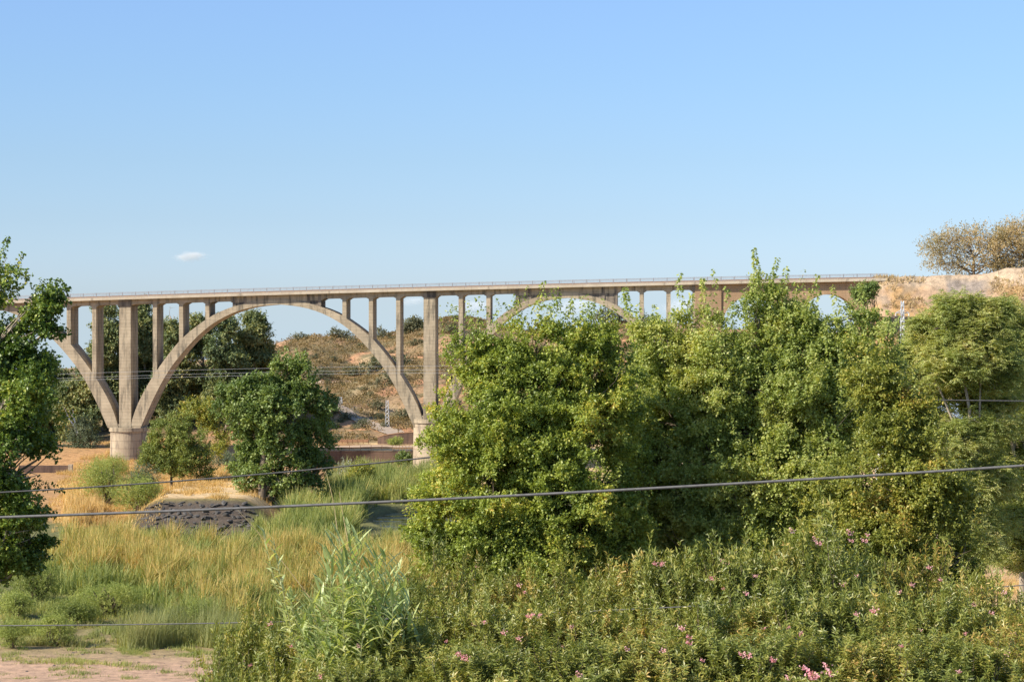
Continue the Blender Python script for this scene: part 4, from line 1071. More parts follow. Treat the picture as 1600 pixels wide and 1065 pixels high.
reedbed('river_reeds', 'tall green reeds along the far bank of the river', [(445, 812), (470, 792), (520, 785), (560, 768), (580, 762), (690, 762), (690, 780), (572, 787), (560, 830), (540, 850), (440, 842)], 26000, 2.8, .17, M['reed_green'], r, .3, .40, 6, edge=12)
reedbed('river_reeds', 'grey-green reeds and straw in front of the retaining wall', [(505, 750), (560, 742), (690, 745), (690, 768), (520, 775)], 16000, 2.2, .16, M['grass_soft'], r, .3, .42, 7, edge=8)
reedbed('river_reeds', 'green reeds under the dense round tree', [(400, 835), (450, 822), (540, 820), (560, 842), (520, 866), (430, 858)], 16000, 2.4, .14, M['reed_green'], r, .3, .40, 8, edge=12)
reedbed('low_grass', 'short mixed grass over the flood plain', [(0, 880), (200, 880), (640, 840), (700, 960), (300, 1030), (120, 975), (0, 985)], 46000, .7, .08, M['reed_green'], r, .5, .40, 9, clump=3.)
reedbed('dry_grass', 'straw-coloured dry grass on the mound and orange bank', [(85, 828), (100, 740), (230, 712), (330, 735), (420, 750), (420, 795), (380, 806), (255, 806), (235, 828)], 80000, .6, .08, M['grass_dry'], r, .5, .36, 10)
reedbed('dry_grass', 'rust-coloured dry weeds on the left bank', [(98, 832), (100, 785), (150, 780), (165, 830)], 9000, 1.8, .09, M['rust_weed'] if 'rust_weed' in M else M['grass_dry'], r, .2, .38, 11, edge=5)
reedbed('dry_grass', 'pale dry grass strip between river reeds and retaining wall', [(520, 728), (700, 726), (700, 745), (520, 752)], 9000, .6, .08, M['grass_dry'], r, .4, .3, 12, edge=4)
reedbed('dry_grass', 'dry grass on the sand behind the right-hand trees', [(1500, 905), (1640, 885), (1640, 985), (1520, 985)], 9000, .45, .04, M['grass_dry'], r, .4, .46, 13, edge=5)
reedbed('low_grass', 'small green grass patch on the sandy clearing', [(175, 1012), (230, 1008), (235, 1036), (190, 1034)], 3500, .3, .03, M['reed_green'], r, .5, None, 14, edge=5)
reedbed('low_grass', 'thin grass and weeds dotted over the sandy clearing', [(0, 1000), (350, 1000), (350, 1090), (0, 1090)], 9000, .28, .05, M['reed_green'], r, .6, .58, 15, edge=5, clump=2.)

reedbed('sedge_clumps', 'dark green sedge in the hollows between the golden reeds', [(80, 880), (300, 872), (640, 880), (690, 950), (420, 990), (260, 960), (90, 940)], 20000, 1.3, .12, M['leaf_small'], r, .4, .56, 21, clump=5.)
reedbed('low_grass', 'ragged grass along the edge of the sandy clearing', [(0, 985), (180, 975), (340, 985), (350, 1010), (180, 1012), (0, 1020)], 12000, .6, .07, M['grass_soft'], r, .5, .50, 22, edge=10, clump=2.2)
reedbed('low_grass', 'mixed grass and reeds on the flood plain behind the right-hand trees', [(700, 800), (2100, 790), (2100, 905), (1640, 905), (1500, 890), (700, 960)], 30000, 1.3, .1, M['reed_green'], r, .4, .42, 23, clump=5.)
# bushes that one can count
def gb(px, py_foot, hpx, wpx, lab, mat, n=520, L=.3, Wd=.09, tl=.6, up=.8, Yo=None, name='bush', carve=.3, zoff=0, seed=1, per=9):
    Y = Yo or rows(0.1, py_foot); zb = float(terrain((px - 800) / F * Y, Y)) + zoff
    rz = hpx / F * Y / 2 * 1.05; rx = wpx / F * Y / 2
    return bush(name, lab, ((px - 800) / F * Y, Y, zb + rz * .85), (rx, rx * .9, rz), n, per, mat, np.random.default_rng(300 + seed), L, Wd, tl, up, carve=carve, zbase=zb, seed=seed, cf=1.2 / max(rx, .5))
gb(18, 1020, 48, 60, 'pale green feathery bush at the lower left corner beside the sand', M['bush_soft'], 900, .16, .05, .4, seed=1)
gb(85, 1012, 52, 62, 'pale green feathery bush on the sand, right of the corner bush', M['bush_soft'], 1000, .16, .05, .4, seed=2)
gb(52, 1000, 26, 40, 'small pale bush between the two feathery bushes on the sand', M['bush_soft'], 500, .16, .05, .4, seed=3)
gb(170, 962, 52, 120, 'rounded soft green bush in front of the cattails', M['bush_soft'], 1600, .2, .05, .5, seed=4)
gb(110, 975, 40, 80, 'shaded green bush left of the rounded soft bush', M['leaf_small'], 1000, .2, .06, .5, seed=5)
gb(60, 940, 56, 80, 'olive-green bush below the left poplar', M['leaf_small'], 1100, .2, .06, .5, seed=6)
gb(25, 965, 40, 60, 'low green bush at the left edge under the poplar', M['bush_soft'], 800, .2, .06, .5, seed=7)
gb(370, 962, 48, 70, 'dark green clump beside the golden reeds', M['leaf_small'], 900, .22, .05, .5, seed=8)
gb(300, 985, 45, 90, 'yellow-green bush at the right side of the sandy clearing', M['bush_soft'], 1300, .2, .05, .6, seed=9)
gb(395, 940, 50, 60, 'olive bush in the reeds left of the giant cane', M['bush_soft'], 900, .2, .05, .6, seed=10)
gb(165, 800, 70, 90, 'yellow-green broom bush on the orange bank', M['bush_soft'], 1300, .3, .08, .8, Yo=322, seed=11)
gb(215, 812, 62, 80, 'green broom bush at the foot of the dry mound', M['bush_soft'], 1200, .3, .08, .8, Yo=312, seed=12)
gb(170, 745, 42, 70, 'pale broom bush below the first pedestal', M['bush_soft'], 900, .34, .08, .9, Yo=368, seed=13)
gb(222, 772, 50, 52, 'grey-green bush beside the pale broom', M['bush_blue'], 700, .3, .1, .8, Yo=334, seed=14)
gb(562, 792, 60, 42, 'bright green round bush by the dark river water', M['leaf_olive'], 900, .34, .18, .8, Yo=345, seed=15)
gb(378, 752, 42, 40, 'grey bush between the dry mound and the dense tree', M['bush_blue'], 700, .3, .1, .8, Yo=345, seed=16)
gb(632, 722, 22, 26, 'dark green bush against the brown retaining wall', M['leaf_mid'], 350, .35, .2, .7, Yo=421, seed=17)
gb(618, 692, 12, 26, 'pale green shrub above the retaining wall', M['bush_soft'], 250, .3, .1, .6, Yo=440, seed=18)
gb(500, 815, 34, 60, 'dark olive bush under the right side of the dense tree', M['leaf_small'], 700, .3, .12, .7, Yo=312, seed=19)
gb(350, 722, 24, 40, 'blue-grey shrub behind the dry mound', M['bush_blue'], 450, .34, .1, .8, Yo=395, seed=20)
# silvery plumes beside the river
def plume(px, py, hpx, lab, sd):
    Y = rows(0.1, py); x = (px - 800) / F * Y; zb = float(terrain(x, Y)); rr = np.random.default_rng(sd)
    root = thing('silver_shrub', lab, 'shrub', (x, Y, zb)); h = hpx / F * Y; g = Geo(); gl = Geo()
    for k in range(8):
        e = np.array([x + rr.normal() * .5, Y + rr.normal() * .5, zb + h * rr.uniform(.7, 1.1)])
        c = curve_pts((x + rr.normal() * .15, Y, zb - .1), e, rr, 6, .04); g.tube(c, np.linspace(.05, .02, 6), 4)
        shoot(gl, c[1], e, rr, 60, .3, .12, .35)
    g.build('stems', M['bark_pale'], root, root.location); gl.build('foliage', M['silver'], root, root.location)
M['silver'] = leaf_mat('silver_leaves', [(0, (.22, .26, .2)), (1, (.42, .46, .38))], .25, .6, .4, .2)
plume(535, 762, 46, 'silvery grey shrub by the river, left of the pair', 401); plume(552, 758, 40, 'silvery grey shrub by the river, right of the pair', 402)
# bushes dotted on the hill: shared meshes, one object each
HB = []
for k in range(4):
    rr = np.random.default_rng(500 + k); lob = [(np.array([0, 0, .55]), (1, 1, .62))] + [(np.append(rr.uniform(-.6, .6, 2), rr.uniform(.3, .9)), tuple(rr.uniform(.35, .6, 3)), .6) for _ in range(5)]
    P, O = lobe_points(lob, 150, rr, 2.4, 0); V, Q = twig_leaves(P, O, rr, 5, .3, .20, .12); g = Geo(); g.add(V, Q); fm = g.mesh('shrub_foliage', M['hill_bush'])
    g = Geo()
    for q in range(5): g.tube(curve_pts((0, 0, -.2), np.append(rr.uniform(-.5, .5, 2), .7), rr, 4, .08), np.linspace(.06, .02, 4), 4)
    HB.append((fm, g.mesh('shrub_stems', M['bark'])))
def hill_shrub(x, y, s, lab, grp=None, k=0, sz=1., name='hill_shrub'):
    z = float(terrain(x, y)); root = thing(name, lab, 'shrub', (x, y, z - .1), grp); root.scale = (s, s, s * sz); root.rotation_euler = (0, 0, (x * 7) % 6.28)
    link('foliage', HB[k][0], root); link('stems', HB[k][1], root)
rr = np.random.default_rng(600)
cnt = 0
while cnt < 190:
    y = rr.uniform(452, 655); px = rr.uniform(420, 1060); x = (px - 800) / F * y
    if fbm(np.array([x / 14]), np.array([y / 22]), 36)[0] < .44: continue
    s = rr.uniform(.55, 1.25) * (1.5 if rr.random() < .12 else 1)
    hill_shrub(x, y, s, 'one of the many rounded olive scrub bushes dotted over the brown hillside', 'scrub bushes on the hillside', rr.integers(4), rr.uniform(.7, 1.1)); cnt += 1
for (px, py, s, sz, lab) in [(523, 527, 2.3, 1.0, 'round grey-green bush on the hill crest under the first arch'), (540, 530, 2.3, .9, 'grey-green bush just below the crest, right of the round crest bush'), (549, 535, 1.7, .7, 'low dark bush below the pair on the crest'),
        (595, 529, 2.2, 1.2, 'dark pointed bush on the crest between two spandrel columns'), (469, 532, 2.6, .7, 'flat dark bush at the left end of the hill crest'), (640, 518, 2.6, 1.1, 'grey-green bush left of the pine-like tree on the crest'),
        (590, 583, 4.2, .8, 'large dark bush halfway up the hill under the arch'), (615, 600, 3, .9, 'dark bush beside the large hillside bush'), (552, 587, 3.0, .7, 'wide olive bush at the middle of the hill'), (625, 572, 2.6, 1., 'dark bush beside the rib on the hill'),
        (500, 590, 2.8, .7, 'wide green bush at the left of the hill beside the dense tree'), (703, 520, 2.6, .9, 'dark bush right of the second pier on the hill'), (715, 560, 3.4, 1.1, 'leafy bush right of the second pier halfway down'),
        (742, 530, 2.0, 1.0, 'tall dark bush between the columns right of the second pier'), (566, 668, 1.7, .9, 'dark bush low on the hill between the two lattice masts'), (590, 640, 2., .8, 'low bush left of the right lattice mast'), (630, 655, 2.2, .8, 'olive bush right of the lattice mast'), (520, 645, 2., .7, 'dark bush under the left lattice mast'),
        (946, 503, 3.4, 1.3, 'round blue-green tree on the horizon framed by the second arch'), (968, 500, 2.6, 1.3, 'small olive tree on the horizon beside the round blue-green one'), (540, 655, 1.5, .8, 'small dark bush at the foot of the hill')]:
    # find distance where the terrain meets this ray
    yy = np.arange(455, 690, .5); zz = EYE + (H0 - py) * yy / F; tt = terrain((px - 800) / F * yy, yy); hit = np.where(tt >= zz)[0]
    y = yy[hit[0]] if len(hit) else 638.
    hill_shrub((px - 800) / F * y, y, s, lab, None, int(px) % 4, sz)
r = np.random.default_rng(610)
yT = 628.; zT = float(terrain((656 - 800) / F * yT, yT))
tree('round_pine', 'grey-green tree on the hill crest just left of the second pier', 'tree', ((654 - 800) / F * yT, yT, zT - .3), at(652, 508, yT), px_lobes(yT, [(648, 503, 8, 5), (655, 510, 11, 7), (644, 512, 9, 6), (660, 514, 8, 7), (632, 514, 9, 5)]), 700, 8, M['hill_bush'], M['bark'], r, .3, .5, .3, 1., .3, .2, .3, seed=611)
# low scrub
pp = []
while len(pp) < 9000:
    y = rr.uniform(450, 668, 4000); x = (rr.uniform(380, 1120, 4000) - 800) / F * y
    k = rr.random(4000) < sstep(.36, .60, fbm(x / 12, y / 20, 36)) * .9 + .1; pp += list(np.stack([x[k], y[k]], -1))
pp = np.array(pp[:9000]); V = []; 
z = terrain(pp[:, 0], pp[:, 1]); P = np.stack([pp[:, 0], pp[:, 1], z + .25], -1); P = np.repeat(P, 6, 0) + rr.normal(size=(54000, 3)) * [.5, .5, .16]
V, Q = twig_leaves(P, np.tile([0, 0, 1.], (54000, 1)), rr, 2, .3, .5, .28); g = Geo(); g.add(V, Q)
tag(g.build('hill_scrub', M['hill_scrub']), 'low brown and olive scrub covering the hillside', 'scrub', kind='stuff')
M['grass_pale'] = leaf_mat('pale_grass', [(0, (.38, .28, .14)), (1, (.58, .46, .27))], .2, .7, .2, .1)
# dry tufts on the embankment
n = 26000; x = rr.uniform(Xe - 10, Xe + 60, n); y = Ye - rr.uniform(0, 18, n) ** 1.0; z = emb(x, y)
px_ = x / y * F + 800; py_ = H0 - (z - EYE) * F / y
kk = (fbm(x / 4, z / 2.5, 66) > .56) & (py_ > 434) & ~((px_ > 1470) & (px_ < 1545) & (py_ < 456)); kk |= (px_ > 1560) & (py_ > 424) & (fbm(x / 2, z / 2, 67) > .46)
x, y, z = x[kk], y[kk], z[kk]; n = len(x)
V, Q = leaf_quads(np.stack([x, y, z - .05], -1), norm(np.stack([rr.normal(size=n) * .4, -np.abs(rr.normal(size=n)) * .3, np.ones(n)], -1)), rand_dirs(n, rr), rr.uniform(.35, 1.1, n), np.full(n, .13)); g = Geo(); g.add(V, Q)
tag(g.build('dry_tufts', M['grass_pale']), 'straw-coloured dry grass tufts on the embankment slope', 'grass', kind='stuff')

# ------------------------------------------------------------------ stone pitching on the mound
rr = np.random.default_rng(700)
RK = []
for k in range(5):
    import bmesh
    bm = bmesh.new(); bmesh.ops.create_icosphere(bm, subdivisions=2, radius=.5)
    for v in bm.verts:
        q = np.array(v.co)[None]; f = 1 + .5 * (noise3(q * 2.3 + k * 9, 1., k)[0] - .5); v.co = v.co * f; v.co.z *= .5; v.co = Vector([round(c * 3) / 3 * .6 + c * .4 for c in v.co])
    me = bpy.data.meshes.new('rock'); bm.to_mesh(me); bm.free(); me.materials.append(M['rock']); RK.append(me)
cnt = 0
for j in range(7):
    for i in range(28):
        x = -49.6 + i * .56 + rr.normal() * .3 + (j % 2) * .3; y = 295.6 + j * .95 + rr.normal() * .35
        z = float(terrain(x, y))
        if x < -49 + (8 - j) * .1 - .5: continue
        o = link('rock', RK[rr.integers(5)], None, (x, y, z - .06)); o.rotation_euler = (rr.normal() * .25 + .3, rr.normal() * .25, rr.uniform(0, 6.28)); s = rr.uniform(.35, .95); o.scale = (s * rr.uniform(1.1, 2.2), s, s * rr.uniform(.5, .9))
        tag(o, 'one of the flat stones, coloured shade-dark, pitched on the steep front of the dry mound', 'rock', 'stone pitching on the mound'); cnt += 1

p = zone_points((-20, 345), (1000, 1085), 60, rr)
for k, (x, y) in enumerate(p):
    s_ = rr.uniform(.08, .30); o = link('stone', RK[k % 5], None, (x, y, float(terrain(x, y)) + .01)); o.scale = (s_, s_ * .9, s_ * .7); o.rotation_euler = (0, 0, rr.uniform(0, 6))
    tag(o, 'one of the small dark stones lying loose on the sandy clearing', 'stone', 'stones on the sandy clearing')
# ------------------------------------------------------------------ walls, fence and masts behind the bridge
def lineW(p0, p1, z0, z1, th, name, lab, mat, cat='wall'):
    p0 = np.array(p0, float); p1 = np.array(p1, float); d = (p1 - p0) / np.linalg.norm(p1 - p0); nn = np.array([-d[1], d[0]]) * th / 2
    P = [(*(p0 - nn), z0), (*(p1 - nn), z0), (*(p1 + nn), z0), (*(p0 + nn), z0), (*(p0 - nn), z1), (*(p1 - nn), z1), (*(p1 + nn), z1), (*(p0 + nn), z1)]
    g = Geo(); g.hexa(P); return g, lab
YW = 424.3
rw = thing('retaining_wall', 'long brown retaining wall behind the second pedestal', 'wall', (-30, YW, 0))
g, _ = lineW((-40, YW), (14, YW), -.6, 2.72, .5, '', '', None); g.build('wall', M['wall_brown'], rw, (-30, YW, 0))
g, _ = lineW((-40.1, YW), (14.1, YW), 2.723, 2.84, .66, '', '', None); g.build('coping', M['concrete_dark'], rw, (-30, YW, 0))
fn = thing('rail_fence', 'rusty post and rail fence standing on the brown retaining wall', 'fence', (-30, YW + .1, 2.84))
g = Geo()
for h in (.42, .98): g.tube([(-39.5, YW + .1, 2.84 + h), (13.5, YW + .1, 2.84 + h)], .035, 6)
g.build('rail', M['rust'], fn, fn.location)
gp = Geo(); gp.box((0, 0, .5), (.08, .08, 1.04)); pmx = gp.mesh('post', M['rust'])
x = -39.0
while x < 13: link('post', pmx, fn, (x + 30, 0, 0)); x += 2.05 if x < -23.6 else .62
bw = thing('brown_wall', 'short dark brown wall rising behind the fence, left of the second pedestal', 'wall', (-22, 446, 2.7))
g = Geo()
pts = [(-26.8, 446.5, 4.1), (-25.5, 446, 4.55), (-22.5, 445.5, 5.0), (-18, 445.2, 5.25), (-8, 445, 5.3)]
for a, b in zip(pts, pts[1:]): g.hexa([(a[0], a[1], 2), (b[0], b[1], 2), (b[0], b[1] + .5, 2), (a[0], a[1] + .5, 2), (a[0], a[1], a[2]), (b[0], b[1], b[2]), (b[0], b[1] + .5, b[2]), (a[0], a[1] + .5, a[2])])
g.build('wall', M['wall_brown'], bw, bw.location)
g = Geo()
for a, b in zip(pts, pts[1:]): g.hexa([(a[0], a[1] - .08, a[2] + .004), (b[0], b[1] - .08, b[2] + .004), (b[0], b[1] + .58, b[2] + .004), (a[0], a[1] + .58, a[2] + .004), (a[0], a[1] - .08, a[2] + .14), (b[0], b[1] - .08, b[2] + .14), (b[0], b[1] + .58, b[2] + .14), (a[0], a[1] + .58, a[2] + .14)])
g.build('coping', M['rust'], bw, bw.location)
rb = thing('road_barrier', 'low rust-red barrier of panels at the foot of the hill', 'barrier', (-33, 447, 2.8))
g = Geo()
for k in range(9): g.box((-37.6 + k * 1.05, 446.8, 3.45), (.95, .08, .55))
g.build('panel', M['rust'], rb, rb.location)
g = Geo()
for k in range(10): g.box((-38.1 + k * 1.05, 446.95, 3.3), (.12, .12, 1.3))
g.build('post', M['rust'], rb, rb.location)
lw = thing('low_wall', 'low dark stone wall on the left bank behind the poplar', 'wall', (-82, 392, .5))
g = Geo(); zz = float(terrain(-82, 392)); g.box((-82, 392, zz + .5), (8.5, .6, 1.5), .06); g.build('wall', M['wall_brown'], lw, lw.location)
g = Geo(); g.box((-77.2, 391.6, zz + .6), (.7, .9, 1.7)); g.build('end_pillar', M['pedestal'], lw, lw.location)

def lattice(px, Y, top_py, w0, w1, lab, zb=None, arms=(), name='lattice_mast', cat='mast'):
    x = (px - 800) / F * Y; zb = float(terrain(x, Y)) if zb is None else zb; h = EYE + (H0 - top_py) * Y / F - zb
    root = thing(name, lab, cat, (x, Y, zb)); t = .045
    def corner(k, f):
        w = w0 + (w1 - w0) * f; sx, sy = ((-1, -1), (1, -1), (1, 1), (-1, 1))[k]; return np.array([x + sx * w / 2, Y + sy * w / 2, zb + f * h])
    for k in range(4):
        g = Geo(); g.tube([corner(k, 0), corner(k, 1)], t, 5); g.build('leg', M['galv'], root, root.location)
    g = Geo(); ns = max(7, int(h / 1.1))
    for s in range(ns):
        for k in range(4):
            a, b = corner(k, s / ns), corner((k + 1) % 4, (s + 1) / ns)
            g.tube([a, b], t * .7, 4); g.tube([corner((k + 1) % 4, s / ns), corner(k, (s + 1) / ns)], t * .7, 4)
    g.build('bracing', M['galv'], root, root.location)
    for (f, hw) in arms:
        g = Geo(); z = zb + f * h
        g.tube([(x - hw, Y, z), (x + hw, Y, z)], t * 1.3, 5); g.tube([(x - hw, Y, z), (x, Y, z + hw * .5)], t, 4); g.tube([(x + hw, Y, z), (x, Y, z + hw * .5)], t, 4)
        am = g.build('crossarm', M['galv'], root, root.location)
        for q in (-hw, 0, hw):
            g = Geo()
            for kk in range(3): g.tube([(x + q * .95, Y - .02, z - .12 - kk * .13), (x + q * .95, Y - .02, z - .2 - kk * .13)], .1, 8)
            g.build('insulator', M['white_paint'], am, root.location)
lattice(605, 470, 625, .85, .5, 'grey lattice mast at the foot of the hill, left of the second pier')
lattice(532, 500, 620, .9, .55, 'grey lattice mast beside the dense tree, farther left')
lattice(1410, 330, 470, 1.5, .35, 'lattice electricity pylon with a crossarm before the embankment', zb=0, arms=((.942, 1.0),), name='pylon', cat='pylon')

# white shed seen through the right-hand trees
sh = thing('white_shed', 'long white industrial shed glimpsed through the feathery trees', 'building', (70, 372, 0))
zz0 = 0
g = Geo(); g.box((74, 376, 5.3), (26, 14, 11.6)); g.build('wall', M['white_paint'], sh, sh.location)
g = Geo(); g.hexa([(60.6, 368.4, 11.103), (87.4, 368.4, 11.103), (87.4, 383.6, 11.103), (60.6, 383.6, 11.103), (60.6, 371.5, 13.6), (87.4, 371.5, 13.6), (87.4, 380.5, 13.6), (60.6, 380.5, 13.6)]); g.build('roof', M['shed_blue'], sh, sh.location)
for k in range(5):
    g = Geo(); g.box((63.5 + k * 5.2, 368.97, 8.6), (2.6, .12, 1.4)); g.build('window', M['dark_glass'], sh, sh.location)

# ------------------------------------------------------------------ cables
def cable(pts, rad, mat, lab, grp=None, Y=None, ext=True):
    P = np.array([at(a, b, c) for (a, b, c) in pts]); t = np.linspace(0, 1, len(P)); tt = np.linspace(0, 1, 60)
    pc = np.polyfit(P[:, 0], P[:, 2], 2); x = np.interp(tt, t, P[:, 0]); y = np.interp(tt, t, P[:, 1]); z = np.polyval(pc, x)
    g = Geo(); g.tube(np.stack([x, y, z], -1), rad, 8); o = g.build('cable', mat, None, (0, 0, 0), True); tag(o, lab, 'cable', grp); return o
cable([(-700, 826, 40), (0, 809, 40), (400, 793, 40), (800, 774.5, 40), (1200, 751.5, 40), (1660, 722.5, 40), (2300, 676, 40)], .024, M['cable'], 'thick grey cable crossing the whole picture in front of all the trees')
cable([(-600, 784, 92), (-60, 770, 92), (130, 761.5, 92), (400, 743, 92), (640, 718, 92), (760, 704, 92), (1000, 672, 92)], .032, M['cable_dark'], 'dark cable rising from the left edge and vanishing behind the central tree')
cable([(-600, 972, 62), (-60, 976, 62), (200, 975, 62), (450, 973, 62), (600, 968.5, 62), (800, 960, 62), (1060, 947, 62), (1660, 908, 62), (2200, 862, 62)], .016, M['cable'], 'thin lowest cable running through the tops of the oleanders')
cable([(1380, 624, 108), (1500, 625, 108), (1600, 626.5, 108), (2100, 634, 108)], .03, M['cable_dark'], 'dark cable in front of the feathery trees at the right')
for k, (a, b, lab) in enumerate([(590, 571, 'highest of the three distant wires passing the first pier'), (597, 577, 'middle one of the three distant wires passing the first pier'), (600, 582, 'lowest of the three distant wires passing the first pier')]):
    cable([(-60, a, 396), (250, (a + b) / 2 - 1, 396), (700, b, 396), (1100, b + 1, 396)], .016, M['galv'], lab, 'distant wires in front of the viaduct')

# ------------------------------------------------------------------ oleanders
def oleander_mesh(sd, n_sh=640, R=2.5, Hh=3.0):
    r = np.random.default_rng(sd); g = Geo(); gs = Geo(); tips = []
    nf = 64
    fa = r.uniform(0, 2 * math.pi, nf); fq = np.sqrt(r.random(nf)); fh = r.uniform(.62, 1.05, nf)
    for k in range(n_sh):
        q_ = k % nf; a = fa[q_]; q = fq[q_]
        ctr = np.array([math.cos(a) * q * R, math.sin(a) * q * R, Hh * (1 - .55 * q ** 2) * fh[q_]])
        st = ctr * [.72, .72, .55]
        st[2] = max(st[2], .1)
        top = ctr + r.normal(size=3) * [.26, .26, .16]
        c = curve_pts(st, top, r, 8, .05); tips.append(top)
        if k % 3 == 0: gs.tube(c[:7], np.linspace(.022, .008, 7), 4, cap=False)
        nw = 16; per = 3
        t = np.linspace(.25, 1, nw) ** .62; i = t * 7; kk = np.clip(i.astype(int), 0, 6); p = c[kk] + (c[kk + 1] - c[kk]) * (i - kk)[:, None]; ax = norm(c[kk + 1] - c[kk])
        az = (np.arange(nw) * 1.05)[:, None] + np.arange(per)[None, :] * 2.094 + r.uniform(-.3, .3, (nw, per)); az = az.ravel()
        ax_ = np.repeat(ax, per, 0); p_ = np.repeat(p, per, 0)
        e1 = norm(np.cross(ax_, np.array([.3, .1, 1.]))); e2 = np.cross(ax_, e1)
        d = norm(e1 * np.cos(az)[:, None] + e2 * np.sin(az)[:, None] + ax_ * r.uniform(-.1, 1.1, (nw * per, 1)))
        s = r.uniform(.7, 1.2, nw * per)
        V, Q = leaf_quads(p_, d, norm(ax_ + r.normal(size=ax_.shape) * .3), .15 * s, .046 * s, .15); g.add(V, Q)
    return g.mesh('foliage', M['leaf_ole']), gs.mesh('stems', M['bark']), np.array(tips)
OM = [oleander_mesh(800 + k) for k in range(4)]
def flower_mesh(sd):
    r = np.random.default_rng(sd); n = 26; P = r.normal(size=(n, 3)) * [.05, .05, .035]; d = rand_dirs(n, r); d[:, 2] = np.abs(d[:, 2])
    V, Q = leaf_quads(P, norm(d), rand_dirs(n, r), np.full(n, .055), np.full(n, .05), .3); g = Geo(); g.add(V, Q); return g.mesh('flower', M['petal'])
FM = [flower_mesh(830 + k) for k in range(3)]
rr = np.random.default_rng(850)
# px of centre, py of top, Y, scale, label
OL = [(395, 985, 60, .80, 'leftmost oleander sloping down to the sandy clearing'), (345, 1040, 57, .62, 'lowest oleander in the bottom left of the thicket'), (480, 985, 57, .9, 'oleander at the foot of the giant cane, left side'),
      (470, 1030, 52, .8, 'oleander at the bottom edge below the giant cane'), (600, 925, 66, .95, 'oleander behind the giant cane'), (690, 890, 69, .95, 'oleander between the giant cane and the central tree'),
      (700, 955, 58, .95, 'oleander just right of the giant cane with scattered pink flowers'), (780, 895, 66, .9, 'oleander under the left part of the central tree'), (800, 960, 57, .95, 'middle row oleander with a few pink heads below the central tree'),
      (870, 905, 66, .9, 'oleander below the middle of the central tree'), (900, 950, 57, 1.0, 'bushy oleander in the middle of the thicket'), (965, 900, 65, .95, 'oleander beneath the dark gap between the two big trees'),
      (1040, 885, 64, 1.0, 'oleander with pink heads at the top edge right of the dark gap'), (1010, 950, 56, 1.0, 'dense oleander right of the thicket middle'), (1120, 872, 64, 1.0, 'tall oleander crowded with pink heads below the upright tree'),
      (1130, 945, 56, 1.0, 'oleander in front of the tall pink-headed one'), (1200, 870, 62, 1.0, 'oleander left of the highest bush of the thicket'), (1290, 828, 62, 1.12, 'highest oleander, pointed above the rest on the right'),
      (1245, 930, 56, 1.0, 'oleander in front of the highest bush'), (1370, 875, 62, 1.0, 'oleander right of the highest bush'), (1360, 940, 56, 1.0, 'oleander low on the right in front of the yellowing tree'),
      (1460, 890, 62, .95, 'oleander with pink heads beneath the yellowing tree'), (1460, 950, 56, 1.0, 'oleander near the bottom right of the thicket'), (1535, 915, 60, .9, 'oleander beside the patch of bare sand'), (1560, 960, 56, .95, 'last oleander at the right edge below the sand patch'),
      (1600, 985, 54, .9, 'oleander cut by the right edge of the picture'), (620, 985, 53, .8, 'oleander at the bottom under the right side of the cane'), (560, 1040, 50, .8, 'oleander at the bottom edge in front of the cane'), (740, 1010, 51, .95, 'front row oleander at the bottom, right of the cane'),
      (850, 1010, 50, 1., 'front row oleander at the bottom below the central tree'), (960, 1005, 50, 1., 'front row oleander at the bottom centre'), (1070, 1000, 50, 1., 'front row oleander at the bottom, right of centre'), (1180, 1000, 50, 1., 'front row oleander with two pink heads at the bottom'),
      (1290, 1000, 50, 1., 'front row oleander carrying the largest pink flower heads'), (1400, 1000, 50, 1., 'front row oleander at the bottom with dark hollows'), (1510, 1010, 50, 1., 'front row oleander at the bottom right corner')]
FL = [(420, 976, 1.1), (523, 990, 1.), (518, 997, .8), (525, 775, 0), (740, 975, .8), (757, 972, .8), (786, 989, .9), (715, 1022, .9), (722, 1028, .9), (728, 1030, .8), (500, 1058, .8), (810, 915, .9), (825, 963, .9), (830, 963, .9), (842, 963, .8),
      (810, 998, .9), (1023, 881, .9), (1035, 880, .8), (1033, 883, .7), (1130, 878, 1), (1137, 881, .8), (1140, 893, 1.1), (1112, 904, .9), (1132, 919, .9), (1160, 929, 1.1), (1167, 928, .9), (1063, 982, 1.1), (1077, 996, .9), (1077, 1005, 1.), (1036, 1017, .8),
      (1098, 1032, .7), (1195, 982, .7), (1158, 1022, .8), (1168, 1025, 1.1), (1209, 1032, .9), (1250, 994, 1.2), (1232, 982, .7), (1238, 830, 1), (1274, 843, .9), (1279, 849, 1), (1328, 833, 1.1), (1330, 845, .8), (1351, 845, 1), (1356, 836, .8), (1319, 914, .9), (1365, 955, 1.2), (1338, 960, .8),
      (1406, 926, .8), (1452, 887, .9), (1458, 940, .9), (1425, 914, .8), (1470, 906, .8), (1523, 945, .8), (1549, 959, 1), (1570, 926, .8), (1585, 990, .8), (1572, 1022, .9), (1268, 1056, 1.8), (1275, 1058, 1.4), (1292, 1042, 1.), (1298, 1053, 1.2), (1257, 1044, .9), (1208, 1032, .8), (1232, 1060, .8),
      (640, 905, .7), (660, 985, .7), (697, 1002, .6), (905, 1055, .9), (880, 1010, .6), (1500, 1050, .7), (1410, 1010, .6), (1180, 900, .7), (745, 885, .7), (820, 925, .7), (893, 980, .7), (1090, 940, .6), (980, 1015, .7), (1340, 900, .6), (1510, 990, .7), (1440, 985, .6), (455, 1010, .7), (390, 1040, .7), (560, 1010, .6)]
roots = []
